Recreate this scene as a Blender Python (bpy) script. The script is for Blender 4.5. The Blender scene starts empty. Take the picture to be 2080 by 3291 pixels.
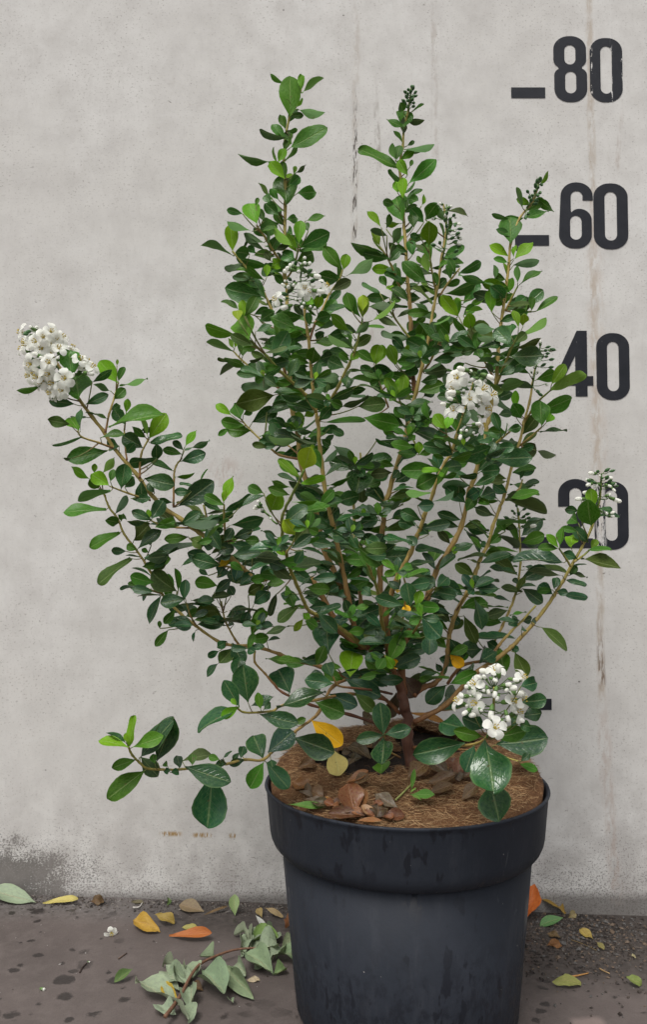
import bpy, bmesh, math, random
from mathutils import Vector, Matrix, noise
random.seed(7)
scene = bpy.context.scene
COL = scene.collection

# ------------------------------------------------------------------ camera
F = 2600.0                       # focal length in photograph pixels (2080 x 3291)
TILT = 0.045                     # camera looks slightly up
CAM = Vector((0.0, -1.043, 0.447))
cam_d = bpy.data.cameras.new('camera')
cam_d.sensor_fit = 'VERTICAL'; cam_d.sensor_height = 24.0; cam_d.lens = F / 3291.0 * 24.0
cam_d.clip_start = 0.01; cam_d.clip_end = 200.0
cam = bpy.data.objects.new('camera', cam_d); COL.objects.link(cam)
cam.location = CAM; cam.rotation_euler = (math.pi / 2 + TILT, 0, 0)
scene.camera = cam

# ------------------------------------------------------------------ overcast sky and soft sun
SUN_EL = math.radians(60); SUN_AZ = math.radians(205)      # high, behind the camera and a little left
world = bpy.data.worlds.new('World'); scene.world = world; world.use_nodes = True
wt = world.node_tree; wt.nodes.clear()
w_out = wt.nodes.new('ShaderNodeOutputWorld'); w_bg = wt.nodes.new('ShaderNodeBackground')
w_sky = wt.nodes.new('ShaderNodeTexSky'); w_sky.sky_type = 'NISHITA'; w_sky.sun_disc = False
w_sky.sun_elevation = SUN_EL; w_sky.sun_rotation = SUN_AZ
w_sky.air_density = 1.0; w_sky.dust_density = 4.0; w_sky.ozone_density = 1.0
w_hs = wt.nodes.new('ShaderNodeHueSaturation'); w_hs.inputs['Saturation'].default_value = 0.22
wt.links.new(w_sky.outputs['Color'], w_hs.inputs['Color'])
wt.links.new(w_hs.outputs['Color'], w_bg.inputs['Color'])
w_bg.inputs['Strength'].default_value = 0.13
wt.links.new(w_bg.outputs['Background'], w_out.inputs['Surface'])

sun_d = bpy.data.lights.new('sun', 'SUN'); sun_d.energy = 1.45; sun_d.angle = math.radians(22)
sun_d.color = (1.0, 0.97, 0.92)
sun = bpy.data.objects.new('sun', sun_d); COL.objects.link(sun)
# direction the light comes from
sd = Vector((math.sin(SUN_AZ) * math.cos(SUN_EL), math.cos(SUN_AZ) * math.cos(SUN_EL), math.sin(SUN_EL)))
sun.rotation_euler = sd.to_track_quat('Z', 'Y').to_euler()
sun.location = (0, -2, 4)

scene.view_settings.view_transform = 'Standard'; scene.view_settings.look = 'None'
scene.view_settings.gamma = 1.0; scene.view_settings.use_curve_mapping = False
scene.view_settings.exposure = 0.42
scene.cycles.max_bounces = 4; scene.cycles.diffuse_bounces = 2; scene.cycles.glossy_bounces = 2; scene.cycles.transmission_bounces = 3

# ------------------------------------------------------------------ from a photograph pixel to a place
FWD = Vector((0, math.cos(TILT), math.sin(TILT))); UP = Vector((0, -math.sin(TILT), math.cos(TILT)))
def ray(x, y):
    return FWD + Vector(((x - 1040.0) / F, 0, 0)) + UP * ((1645.5 - y) / F)
def at_y(x, y, Y):               # the point on that ray at world depth Y
    d = ray(x, y); return CAM + d * ((Y - CAM.y) / d.y)
def at_z(x, y, Z):               # the point on that ray at world height Z
    d = ray(x, y); return CAM + d * ((Z - CAM.z) / d.z)
FR = {'Z1': (600, 200, 700 / 1522), 'Z2': (1100, 200, 800 / 1522), 'Z3': (0, 1000, 700 / 1522),
      'Z4': (600, 800, 700 / 1522), 'Z5': (1200, 900, 750 / 1522), 'Z6': (200, 1500, 700 / 1522),
      'Z7': (800, 1400, 700 / 1522), 'Z8': (1350, 1450, 700 / 1522), 'Y1': (300, 2050, 700 / 1522),
      'Y2': (850, 2100, 600 / 1522), 'Y3': (1250, 2080, 600 / 1522), 'D': (0, 0, 2080 / 1522),
      'G1': (0, 2750, 700 / 1522), 'G2': (400, 2750, 600 / 1522), 'G3': (1550, 2750, 530 / 1522),
      'N8': (1580, 50, 500 / 926), 'N4': (1600, 1050, 480 / 1522), 'N2': (1650, 1480, 430 / 1522)}
def px(fr, x, y):
    o = FR[fr]; return (o[0] + x * o[2], o[1] + y * o[2])
def gp(fr, x, y, z=0.0):
    a, b = px(fr, x, y); return at_z(a, b, z)
def wp(fr, x, y):
    a, b = px(fr, x, y); return at_y(a, b, 0.0)

# ------------------------------------------------------------------ object helpers
def mesh_obj(name, verts, faces, mats, parent=None, smooth=True, mi=None):
    me = bpy.data.meshes.new(name); me.from_pydata([tuple(v) for v in verts], [], faces)
    for m in (mats if isinstance(mats, (list, tuple)) else [mats]): me.materials.append(m)
    if smooth: me.polygons.foreach_set('use_smooth', [True] * len(me.polygons))
    if mi: me.polygons.foreach_set('material_index', mi)
    me.update()
    o = bpy.data.objects.new(name, me); COL.objects.link(o)
    if parent: o.parent = parent
    return o
def inst(name, me, parent=None):
    o = bpy.data.objects.new(name, me); COL.objects.link(o)
    if parent: o.parent = parent
    return o
def empty(name, loc):
    o = bpy.data.objects.new(name, None); COL.objects.link(o); o.location = loc
    o.empty_display_size = 0.02; return o
def tag(o, label, cat, group=None):
    o['label'] = label; o['category'] = cat
    if group: o['group'] = group
    return o

# ------------------------------------------------------------------ node helper
class NT:
    def __init__(s, name):
        s.m = bpy.data.materials.new(name); s.m.use_nodes = True; s.t = s.m.node_tree; s.t.nodes.clear()
        s.out = s.t.nodes.new('ShaderNodeOutputMaterial')
        s.b = s.t.nodes.new('ShaderNodeBsdfPrincipled'); s.link(s.b.outputs[0], s.out.inputs['Surface'])
    def link(s, a, b): s.t.links.new(a, b)
    def put(s, sock, v):
        if isinstance(v, (int, float)): sock.default_value = v
        elif isinstance(v, (tuple, list)):
            sock.default_value = tuple(v) + (1.0,) if len(v) == 3 and sock.type == 'RGBA' else tuple(v)
        else: s.link(v, sock)
    def coords(s, kind='Object'):
        return s.t.nodes.new('ShaderNodeTexCoord').outputs[kind]
    def attr(s, name):
        n = s.t.nodes.new('ShaderNodeAttribute'); n.attribute_name = name; return n
    def map(s, vec, scale=(1, 1, 1), loc=(0, 0, 0)):
        n = s.t.nodes.new('ShaderNodeMapping'); s.link(vec, n.inputs['Vector'])
        n.inputs['Scale'].default_value = scale; n.inputs['Location'].default_value = loc; return n.outputs[0]
    def noise(s, vec, scale, detail=3, rough=0.55, dist=0.0):
        n = s.t.nodes.new('ShaderNodeTexNoise'); s.link(vec, n.inputs['Vector'])
        n.inputs['Scale'].default_value = scale; n.inputs['Detail'].default_value = detail
        n.inputs['Roughness'].default_value = rough; n.inputs['Distortion'].default_value = dist
        return n.outputs['Fac']
    def noisec(s, vec, scale, detail=3):
        n = s.t.nodes.new('ShaderNodeTexNoise'); s.link(vec, n.inputs['Vector'])
        n.inputs['Scale'].default_value = scale; n.inputs['Detail'].default_value = detail
        return n.outputs['Color']
    def voro(s, vec, scale, feature='F1', rnd=1.0):
        n = s.t.nodes.new('ShaderNodeTexVoronoi'); s.link(vec, n.inputs['Vector']); n.feature = feature
        n.inputs['Scale'].default_value = scale; n.inputs['Randomness'].default_value = rnd; return n
    def ma(s, op, a, b=None, c=None, clamp=False):
        n = s.t.nodes.new('ShaderNodeMath'); n.operation = op; n.use_clamp = clamp
        s.put(n.inputs[0], a)
        if b is not None: s.put(n.inputs[1], b)
        if c is not None: s.put(n.inputs[2], c)
        return n.outputs[0]
    def rng(s, v, a, b, c=0.0, d=1.0, smooth=False):
        n = s.t.nodes.new('ShaderNodeMapRange'); n.clamp = True
        if smooth: n.interpolation_type = 'SMOOTHSTEP'
        s.put(n.inputs[0], v)
        for i, q in enumerate((a, b, c, d)): s.put(n.inputs[i + 1], q)
        return n.outputs[0]
    def mix(s, f, a, b, mode='MIX'):
        n = s.t.nodes.new('ShaderNodeMix'); n.data_type = 'RGBA'; n.blend_type = mode
        s.put(n.inputs[0], f); s.put(n.inputs[6], a); s.put(n.inputs[7], b); return n.outputs[2]
    def sep(s, v):
        n = s.t.nodes.new('ShaderNodeSeparateXYZ'); s.link(v, n.inputs[0]); return n.outputs
    def bump(s, h, strength, dist=0.001):
        n = s.t.nodes.new('ShaderNodeBump'); s.link(h, n.inputs['Height'])
        n.inputs['Strength'].default_value = strength; n.inputs['Distance'].default_value = dist
        s.link(n.outputs[0], s.b.inputs['Normal']); return n.outputs[0]
    def base(s, c): s.put(s.b.inputs['Base Color'], c)
    def rough(s, v): s.put(s.b.inputs['Roughness'], v)
# ================================================================== materials of the setting
def make_wall_material(paint=False):
    n = NT('painted_black' if paint else 'wall_concrete')
    co = n.coords('Object'); X, Y, Z = n.sep(co)
    big = n.noise(co, 3.0, 4, .6); mid = n.noise(co, 22, 4, .65)
    c = n.mix(n.rng(big, .35, .7), (.545, .528, .498), (.615, .603, .580))
    c = n.mix(n.rng(mid, .40, .75), c, (.48, .462, .438))
    # fine trowel marks, upright and level
    up = n.noise(n.map(co, (150, 150, 40)), 1.0, 3, .6); le = n.noise(n.map(co, (30, 120, 130)), 1.0, 3, .6)
    c = n.mix(n.ma('MULTIPLY', n.rng(up, .54, .74), .20), c, (.40, .375, .35))
    c = n.mix(n.ma('MULTIPLY', n.rng(le, .56, .75), .14), c, (.68, .67, .66))
    # pale scuffs
    sc = n.noise(n.map(co, (6, 6, 9)), 1.0, 2, .4, 2.5)
    scl = n.ma('MULTIPLY', n.rng(n.ma('ABSOLUTE', n.ma('SUBTRACT', sc, .5)), 0, .006, 1, 0), n.rng(big, .45, .6))
    c = n.mix(n.ma('MULTIPLY', scl, .12), c, (.80, .79, .78))
    # dark pinholes and specks, clumped, elongated marks
    clump = n.rng(n.noise(co, 9, 3, .6), .38, .62)
    v1 = n.noise(n.map(co, (330, 330, 420)), 1.0, 2, .6)
    c = n.mix(n.ma('MULTIPLY', n.rng(v1, .595, .68), n.ma('MULTIPLY_ADD', clump, .45, .14)), c, (.20, .175, .15))
    v2 = n.noise(n.map(co, (95, 95, 150)), 1.0, 4, .75, .6)
    c = n.mix(n.ma('MULTIPLY', n.rng(v2, .665, .74), .75), c, (.13, .11, .095))
    v3 = n.voro(co, 34).outputs['Distance']
    c = n.mix(n.ma('MULTIPLY', n.rng(v3, .035, .06, 1, 0), n.rng(mid, .56, .60)), c, (.10, .09, .08))
    # grit splashed up from the ground, thickening downwards and to the left corner
    hn = n.ma('ADD', Z, n.ma('MULTIPLY', n.ma('SUBTRACT', n.noise(co, 7, 3), .5), .11))
    low = n.rng(hn, .17, .01, 0, 1)
    left = n.ma('MULTIPLY', n.rng(n.ma('ADD', X, n.ma('MULTIPLY', n.noise(co, 8, 3), .22)), -.13, -.25), n.rng(hn, .125, .06))
    gr = n.noise(n.map(co, (400, 400, 440)), 1.0, 3, .8)
    thr = n.ma('SUBTRACT', n.ma('SUBTRACT', .71, n.ma('MULTIPLY', n.ma('MULTIPLY', low, n.rng(big, .36, .60, .75, 1.15)), .20)), n.ma('MULTIPLY', left, .16))
    grit = n.rng(n.ma('SUBTRACT', n.ma('MULTIPLY_ADD', n.ma('SUBTRACT', v2, .5), .30, gr), thr), 0, .05)
    c = n.mix(n.ma('MULTIPLY', grit, .72), c, (.13, .12, .115))
    grime = n.rng(n.ma('ADD', left, n.ma('ADD', n.ma('MULTIPLY', n.ma('SUBTRACT', mid, .5), 2.2), n.ma('MULTIPLY', n.ma('SUBTRACT', gr, .5), 1.3))), .52, .78)
    grime = n.ma('MULTIPLY', grime, n.rng(left, .08, .3))
    c = n.mix(n.ma('MULTIPLY', grime, .78), c, (.10, .092, .082))
    c = n.mix(n.ma('MULTIPLY', n.ma('MULTIPLY', low, n.rng(mid, .36, .60)), .45), c, (.26, .235, .22))
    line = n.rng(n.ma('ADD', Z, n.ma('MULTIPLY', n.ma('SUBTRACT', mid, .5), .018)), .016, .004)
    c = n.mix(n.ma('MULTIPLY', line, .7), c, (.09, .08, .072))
    # rust-brown runs
    GR = [n.noise(n.map(co, (140, 140, 42)), 1.0, 2, .7), n.noise(n.map(co, (300, 300, 55)), 1.0, 2, .7)]
    wob = n.ma('MULTIPLY', n.ma('SUBTRACT', n.noise(n.map(co, (0, 0, 9)), 1.0, 3), .5), .014)
    def run(c, px0, px1, half, col, amt, lo=.42, hi=.62, grain=0, wobble=.5):
        a = at_y(px0[0], px0[1], 0); b = at_y(px1[0], px1[1], 0)       # top, bottom
        k = (b.x - a.x) / (b.z - a.z)
        xc = n.ma('ADD', n.ma('MULTIPLY_ADD', Z, k, a.x - k * a.z), n.ma('MULTIPLY', wob, wobble))
        d = n.ma('ABSOLUTE', n.ma('SUBTRACT', X, xc))
        m = n.rng(d, half * .45, half, 1, 0)
        m = n.ma('MULTIPLY', m, n.rng(Z, b.z - .006, b.z + .012)); m = n.ma('MULTIPLY', m, n.rng(Z, a.z - .05, a.z + .03, 1, 0))
        g = n.rng(GR[grain], lo, hi)
        return n.mix(n.ma('MULTIPLY', n.ma('MULTIPLY', m, g), amt), c, col)
    c = run(c, (1146, 0), (1139, 800), .0065, (.38, .33, .28), .45, wobble=.1)
    c = run(c, (1143, 330), (1139, 790), .0036, (.05, .038, .03), .9, .49, .56, 1, .15)
    c = run(c, (1207, 290), (1218, 540), .0050, (.22, .19, .16), .6, wobble=.2)
    c = run(c, (1395, 0), (1400, 520), .0055, (.33, .28, .24), .45, wobble=.3)
    c = run(c, (1893, -100), (1935, 2250), .0062, (.37, .30, .23), .60, .36, .60)
    c = run(c, (1910, 700), (1932, 1700), .0150, (.46, .39, .33), .40, .40, .62)
    c = run(c, (1930, 2030), (1938, 2210), .0060, (.17, .12, .085), .9, .44, .56, 1)
    c = run(c, (1935, 2250), (1985, 2900), .0110, (.40, .31, .26), .45, .42, .62)
    c = run(c, (2000, 380), (1980, 560), .0040, (.34, .28, .24), .55)
    c = run(c, (1192, 1010), (1196, 1100), .0050, (.33, .25, .21), .6)
    # rusty specks at hand height above the corner
    for (fx, fy, w) in ((548, 2680, .016), (650, 2684, .014), (748, 2686, .006)):
        p = at_y(fx, fy, 0)
        m = n.ma('MULTIPLY', n.rng(n.ma('ABSOLUTE', n.ma('SUBTRACT', X, p.x)), w * .6, w, 1, 0), n.rng(n.ma('ABSOLUTE', n.ma('SUBTRACT', Z, p.z)), .0012, .004, 1, 0))
        c = n.mix(n.ma('MULTIPLY', m, n.rng(GR[1], .42, .52)), c, (.30, .20, .09))
    for (fx, fy, r) in ((470, 2690, .012), (220, 2650, .010), (840, 2812, .018), (790, 2745, .012)):     # rubbed pale patches
        p = at_y(fx, fy, 0)
        q = n.t.nodes.new('ShaderNodeVectorMath'); q.operation = 'DISTANCE'; n.link(co, q.inputs[0]); q.inputs[1].default_value = (p.x, 0, p.z)
        m = n.rng(n.ma('ADD', q.outputs['Value'], n.ma('MULTIPLY', n.ma('SUBTRACT', GR[0], .5), .012)), r * .5, r, 1, 0)
        c = n.mix(n.ma('MULTIPLY', m, .22), c, (.62, .60, .58))
    p = at_y(725, 1520, 0)                                             # brownish bloom on the plaster
    q = n.t.nodes.new('ShaderNodeVectorMath'); q.operation = 'DISTANCE'; n.link(co, q.inputs[0]); q.inputs[1].default_value = (p.x, 0, p.z)
    m = n.ma('MULTIPLY', n.rng(q.outputs['Value'], .004, .026, 1, 0), n.rng(GR[0], .45, .62))
    c = n.mix(n.ma('MULTIPLY', m, .6), c, (.36, .26, .22))
    if paint:
        # black paint, scuffed along its edges and flaked where water runs down
        pc = n.mix(n.rng(n.noise(co, 60, 3), .3, .8), (.0105, .012, .0165), (.019, .020, .026))
        chips = n.rng(n.noise(n.map(co, (420, 420, 150)), 1.0, 4, .75), .70, .73)
        a = at_y(1923, 1640, 0); a2 = at_y(1941, 1760, 0)
        ch = n.rng(n.ma('ABSOLUTE', n.ma('SUBTRACT', X, (a.x + a2.x) / 2)), .003, .0085, 1, 0)
        ch = n.ma('MULTIPLY', ch, n.ma('MULTIPLY', n.rng(Z, a2.z - .012, a2.z), n.rng(Z, a.z + .045, a.z + .05, 1, 0)))
        flake = n.ma('MULTIPLY', ch, n.rng(n.noise(n.map(co, (330, 330, 70)), 1.0, 4, .7), .44, .50))
        e = at_y(2000, 200, 0); e2 = at_y(1902, 200, 0); e3 = at_y(1966, 200, 0)
        ed = n.ma('MINIMUM', n.ma('ABSOLUTE', n.ma('SUBTRACT', X, e.x)), n.ma('ABSOLUTE', n.ma('SUBTRACT', X, e2.x)))
        ed = n.ma('MINIMUM', ed, n.ma('ABSOLUTE', n.ma('SUBTRACT', X, e3.x)))
        edm = n.ma('MULTIPLY', n.rng(ed, .0006, .0016, 1, 0), n.rng(Z, 1.0, 1.01))
        edm = n.ma('MULTIPLY', edm, n.rng(n.noise(n.map(co, (260, 260, 90)), 1.0, 3, .75), .56, .60))
        allc = n.ma('MAXIMUM', n.ma('MAXIMUM', flake, edm), n.ma('MULTIPLY', chips, .6))
        c = n.mix(allc, pc, n.mix(.25, c, (.7, .7, .7)))
        n.rough(.55)
    else:
        n.rough(.85)
    n.base(c)
    n.b.inputs['Specular IOR Level'].default_value = .25
    h = n.ma('ADD', n.ma('MULTIPLY', gr, .6), n.ma('MULTIPLY', mid, 1.6))
    n.bump(h, .22, .0012)
    return n.m

def make_ground_material():
    n = NT('wet_concrete'); co = n.coords('Object'); X, Y, Z = n.sep(co)
    big = n.noise(co, 4, 4, .6); mid = n.noise(co, 40, 5, .7); fine = n.noise(co, 500, 3, .7)
    c = n.mix(n.rng(big, .35, .68), (.080, .065, .060), (.118, .096, .089))
    c = n.mix(n.ma('MULTIPLY', n.rng(mid, .45, .72), .45), c, (.150, .125, .116))
    c = n.mix(n.ma('MULTIPLY', n.rng(fine, .50, .75), .35), c, (.05, .042, .038))
    # paler gritty strip along the foot of the wall
    st = n.rng(n.ma('ADD', Y, n.ma('MULTIPLY', n.ma('SUBTRACT', n.noise(co, 12, 3), .5), .03)), -.075, -.035)
    c = n.mix(n.ma('MULTIPLY', st, .55), c, n.mix(n.rng(n.noise(co, 160, 4, .75), .35, .65), (.055, .05, .047), (.165, .155, .15)))
    # soil washed out to the right of the pot
    so = n.ma('MULTIPLY', n.rng(n.ma('ADD', X, n.ma('MULTIPLY', mid, .05)), .21, .25), n.rng(n.ma('ADD', Y, n.ma('MULTIPLY', n.noise(co, 18, 4), .09)), -.165, -.115))
    so2 = n.ma('MULTIPLY', n.rng(n.ma('ADD', X, n.ma('MULTIPLY', mid, .12)), -.17, -.10), n.rng(n.ma('ADD', Y, n.ma('MULTIPLY', mid, .05)), -.09, -.04))
    soil = n.mix(n.rng(n.noise(co, 130, 5, .75), .35, .68), (.020, .016, .014), (.075, .062, .055))
    c = n.mix(n.ma('MULTIPLY', n.ma('MAXIMUM', so, so2), .85), c, soil)
    # wet spots of many sizes
    dv = n.t.nodes.new('ShaderNodeVectorMath'); dv.operation = 'MULTIPLY_ADD'
    n.link(n.noisec(co, 60, 3), dv.inputs[0]); dv.inputs[1].default_value = (.014, .014, 0); n.link(co, dv.inputs[2])
    wet = None
    for (s, t, k) in ((17, .25, .42), (31, .34, .32), (60, .38, .28)):
        v = n.voro(n.map(dv.outputs[0], (1, 1.15, 0), (s * .013, .3, 0)), s)
        pick = n.rng(n.sep(v.outputs['Color'])[0], k, k + .02)
        size = n.ma('MULTIPLY', n.sep(v.outputs['Color'])[1], t)
        m = n.ma('MULTIPLY', n.rng(n.ma('ADD', n.ma('SUBTRACT', size, v.outputs['Distance']), n.ma('MULTIPLY', n.ma('SUBTRACT', fine, .5), .22)), 0, .07), pick)
        wet = m if wet is None else n.ma('MAXIMUM', wet, m)
    wet = n.ma('MULTIPLY', wet, n.rng(n.noise(co, 6, 2), .30, .46))
    c = n.mix(n.ma('MULTIPLY', wet, .88), c, (.018, .014, .013))
    # a patched corner by the pot foot
    p = gp('G3', 470, 1560)
    pm = n.ma('MULTIPLY', n.rng(X, .232, .238), n.ma('MULTIPLY', n.rng(n.ma('ADD', X, n.ma('MULTIPLY', mid, .006)), .266, .272, 1, 0), n.rng(n.ma('ADD', Y, n.ma('MULTIPLY', mid, .02)), -.236, -.246)))
    c = n.mix(n.ma('MULTIPLY', pm, .6), c, (.27, .21, .19))
    n.base(c); n.rough(n.rng(n.ma('ADD', wet, n.ma('MULTIPLY', so, .2)), 0, 1, .62, .34)); n.b.inputs['Specular IOR Level'].default_value = .35
    n.bump(n.ma('ADD', n.ma('MULTIPLY', fine, .5), n.ma('MULTIPLY', n.noise(co, 120, 4, .7), .8)), .35, .0015)
    return n.m

M_WALL = make_wall_material(); M_PAINT = make_wall_material(True); M_GROUND = make_ground_material()

# ================================================================== ground: level under the pot, dipping slightly to the right along the wall
def ground_z(x, y):
    k = max(0.0, min(1.0, (y + .22) / .18)); k = k * k * (3 - 2 * k)
    s = max(-1.0, min(1.0, x / .6)) * .6
    return (-.034 * (s + .02) - .002) * k
xs = [-4, -2, -1.2] + [-.8 + .04 * i for i in range(41)] + [1.2, 2, 4]
ys = [-4, -2.5, -1.5, -1.0, -.7, -.5] + [-.4 + .02 * i for i in range(21)] + [.06]
gv = [(x, y, ground_z(x, y) + .0016 * noise.noise(Vector((x * 14, y * 14, 0)))) for y in ys for x in xs]
gf = [(j * len(xs) + i, j * len(xs) + i + 1, (j + 1) * len(xs) + i + 1, (j + 1) * len(xs) + i) for j in range(len(ys) - 1) for i in range(len(xs) - 1)]
ground = mesh_obj('ground', gv, gf, M_GROUND); ground['kind'] = 'structure'

# ================================================================== wall
def box(x0, x1, y0, y1, z0, z1):
    v = [(x, y, z) for x in (x0, x1) for y in (y0, y1) for z in (z0, z1)]
    f = [(0, 1, 3, 2), (4, 6, 7, 5), (0, 4, 5, 1), (2, 3, 7, 6), (0, 2, 6, 4), (1, 5, 7, 3)]
    return v, f
wv, wf = box(-4, 4, 0, .18, -.12, 3.0)
wall = mesh_obj('concrete_wall', wv, wf, M_WALL, smooth=False)
tag(wall, 'pale grey concrete wall with brown runs and black height numbers behind the potted shrub', 'wall')

# ------------------------------------------------------------------ painted height scale (each digit its own flat shape of paint)
def arc(cx, cy, rx, ry, a0, a1, k=9):
    return [(cx + rx * math.cos(math.radians(a0 + (a1 - a0) * i / k)), cy + ry * math.sin(math.radians(a0 + (a1 - a0) * i / k))) for i in range(k + 1)]
def rrect(x0, y0, x1, y1, rx, ry):
    return arc(x1 - rx, y1 - ry, rx, ry, 0, 90) + arc(x0 + rx, y1 - ry, rx, ry, 90, 180) + arc(x0 + rx, y0 + ry, rx, ry, 180, 270) + arc(x1 - rx, y0 + ry, rx, ry, 270, 360)
# outlines in a box 1 wide and 2 high, y upwards
D0 = [rrect(0, 0, 1, 2, .46, .42), rrect(.325, .265, .675, 1.74, .17, .18)]
D8 = [arc(.54, 1.60, .44, .40, 0, 90)[0:] + arc(.46, 1.60, .46, .40, 90, 180) + arc(.36, 1.28, .36, .27, 180, 232, 5)
      + arc(.38, .82, .36, .24, 128, 180, 5) + arc(.46, .40, .44, .40, 180, 270) + arc(.56, .40, .44, .40, 270, 360)
      + arc(.64, .82, .36, .24, 0, 52, 5) + arc(.62, 1.28, .36, .27, -52, 0, 5),
      rrect(.33, 1.14, .66, 1.73, .16, .16), rrect(.345, .265, .675, .925, .16, .16)]
D6 = [[(1.0, 1.45)] + arc(.54, 1.58, .46, .42, 0, 90) + arc(.50, 1.58, .44, .42, 90, 180) + arc(.44, .42, .44, .42, 180, 270) + arc(.52, .42, .44, .42, 270, 360)
      + arc(.60, .86, .36, .34, 0, 90) + arc(.60, .98, .26, .22, 90, 150, 5) + [(.355, 1.14)] + arc(.53, 1.57, .175, .17, 180, 0) + [(.70, 1.45)],
      rrect(.33, .265, .665, .99, .165, .17)]
D4 = [[(.58, 2.0), (.86, 2.0), (.86, .63), (1.02, .63), (1.02, .345), (.86, .345), (.86, .02), (.53, .02), (.53, .345), (-.02, .345), (-.02, .60)],
      [(.53, 1.24), (.53, .63), (.245, .63)]]
D2 = [arc(.50, 1.56, .50, .44, 0, 90) + arc(.50, 1.56, .50, .44, 90, 180) + [(0, 1.20), (.325, 1.20)] + [(.325, 1.58)] + arc(.50, 1.58, .175, .16, 180, 0)
      + [(.675, 1.36), (.62, 1.16), (.10, .46), (.02, .26), (.02, 0), (.98, 0), (.98, .28), (.40, .28), (.88, .93), (1.0, 1.20)]]
def paint_shape(name, loops, x0, z0, sx, sz, parent):
    cu = bpy.data.curves.new('tmp', 'CURVE'); cu.dimensions = '2D'; cu.fill_mode = 'BOTH'
    for lp in loops:
        sp = cu.splines.new('POLY'); sp.points.add(len(lp) - 1); sp.use_cyclic_u = True
        for p, q in zip(sp.points, lp): p.co = (x0 + q[0] * sx, z0 + q[1] * sz, 0, 1)
    tmp = bpy.data.objects.new('tmp', cu); COL.objects.link(tmp)
    dg = bpy.context.evaluated_depsgraph_get()
    me = bpy.data.meshes.new_from_object(tmp.evaluated_get(dg)); me.name = name
    for v in me.vertices:
        v.co = (v.co.x, -.0006, v.co.y)
    bpy.data.objects.remove(tmp); bpy.data.curves.remove(cu)
    me.materials.clear(); me.materials.append(M_PAINT)
    o = bpy.data.objects.new(name, me); COL.objects.link(o); o.parent = parent
    if len(me.polygons) and me.polygons[0].normal.y > 0: me.flip_normals()
    return o
def number(text, boxes, parent):
    c = wp('D', *boxes[0][:2])
    e = empty('painted_number', (0, 0, 0)); e.parent = parent
    e['label'] = 'black painted number %s on the pale wall' % text
    for d, (x0, y0, x1, y1, fr) in zip(text, boxes):
        a = wp(fr, x0, y1); b = wp(fr, x1, y0)
        paint_shape('digit', {'0': D0, '8': D8, '6': D6, '4': D4, '2': D2}[d], a.x, a.z, b.x - a.x, (b.z - a.z) / 2, e)
number('80', [(373, 124, 567, 516, 'N8'), (590, 135, 778, 517, 'N8')], wall)
number('60', [(404, 994, 603, 1387, 'N8'), (612, 1000, 811, 1392, 'N8')], wall)
number('40', [(600, 42, 962, 718, 'N4'), (1014, 66, 1341, 748, 'N4')], wall)
number('20', [(520, 210, 908, 996, 'N2'), (932, 238, 1308, 1015, 'N2')], wall)
for (x0, y0, x1, y1) in ((1203, 206, 1283, 231), (1212, 553, 1292, 578), (1207, 1263, 1291, 1289), (1214, 1643, 1298, 1669.5)):
    a = wp('D', x0, y1); b = wp('D', x1, y0)
    paint_shape('painted_dash', [[(0, 0), (1, 0), (1, 1), (0, 1)]], a.x, a.z, b.x - a.x, b.z - a.z, wall)
# ================================================================== nursery pot
PX, PY, RIM = .0808, -.233, .217
def make_pot_material():
    n = NT('pot_plastic'); co = n.coords('Object'); X, Y, Z = n.sep(co)
    c = n.mix(n.rng(n.noise(co, 12, 4, .6), .35, .7), (.0170, .0205, .0280), (.023, .0265, .035))
    dust = n.ma('MULTIPLY', n.rng(n.noise(n.map(co, (60, 60, 14)), 1.0, 5, .7), .52, .78), .38)
    c = n.mix(dust, c, (.050, .053, .062))
    # runs of water on the band, blotches lower down
    r1 = n.ma('MULTIPLY', n.rng(n.noise(n.map(co, (70, 70, 26)), 1.0, 3, .6), .575, .605), n.rng(n.noise(co, 9, 2), .42, .52))
    r2 = n.ma('MULTIPLY', n.rng(n.noise(n.map(co, (95, 95, 60)), 1.0, 5, .75), .47, .58), n.rng(Z, .15, .06))
    wet = n.ma('MAXIMUM', r1, n.ma('MULTIPLY', r2, .75))
    c = n.mix(n.ma('MULTIPLY', wet, .75), c, (.011, .012, .016))
    c = n.mix(n.rng(n.noise(co, 260, 2, .5), .775, .80), c, (.30, .285, .27))
    scr = n.ma('MULTIPLY', n.rng(n.noise(n.map(co, (150, 150, 26)), 1.0, 4, .7, .5), .66, .72), n.rng(X, .06, .10))
    c = n.mix(n.ma('MULTIPLY', scr, .5), c, (.16, .165, .17))
    n.base(c); n.rough(n.rng(wet, 0, 1, .62, .30)); n.b.inputs['Specular IOR Level'].default_value = .18
    n.bump(n.ma('ADD', n.noise(co, 300, 3), n.ma('MULTIPLY', n.noise(n.map(co, (20, 20, 6)), 1.0, 3), 1.5)), .12, .001)
    return n.m
M_POT = make_pot_material()
def lathe(name, prof, mat, parent, seg=96, cx=0, cy=0, warp=0.0):
    v = []; f = []
    for (r, z) in prof:
        for i in range(seg):
            a = 2 * math.pi * i / seg
            rr = r * (1 + warp * math.sin(2 * a + .6) + warp * .5 * math.sin(3 * a))
            v.append((cx + rr * math.cos(a), cy + rr * math.sin(a), z))
    for j in range(len(prof) - 1):
        for i in range(seg):
            k = (i + 1) % seg; f.append((j * seg + i, j * seg + k, (j + 1) * seg + k, (j + 1) * seg + i))
    return mesh_obj(name, v, f, mat, parent)
pot = tag(empty('nursery_pot', (PX, PY, 0)), 'dark slate grey plastic nursery pot holding the white flowering shrub', 'pot')
lathe('pot_body', [(0, .004), (.094, .004), (.100, .0015), (.1045, .003), (.1072, .008), (.1095, .03), (.1218, .1612), (.1178, .1616), (.105, .02), (0, .018)], M_POT, pot)
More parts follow.
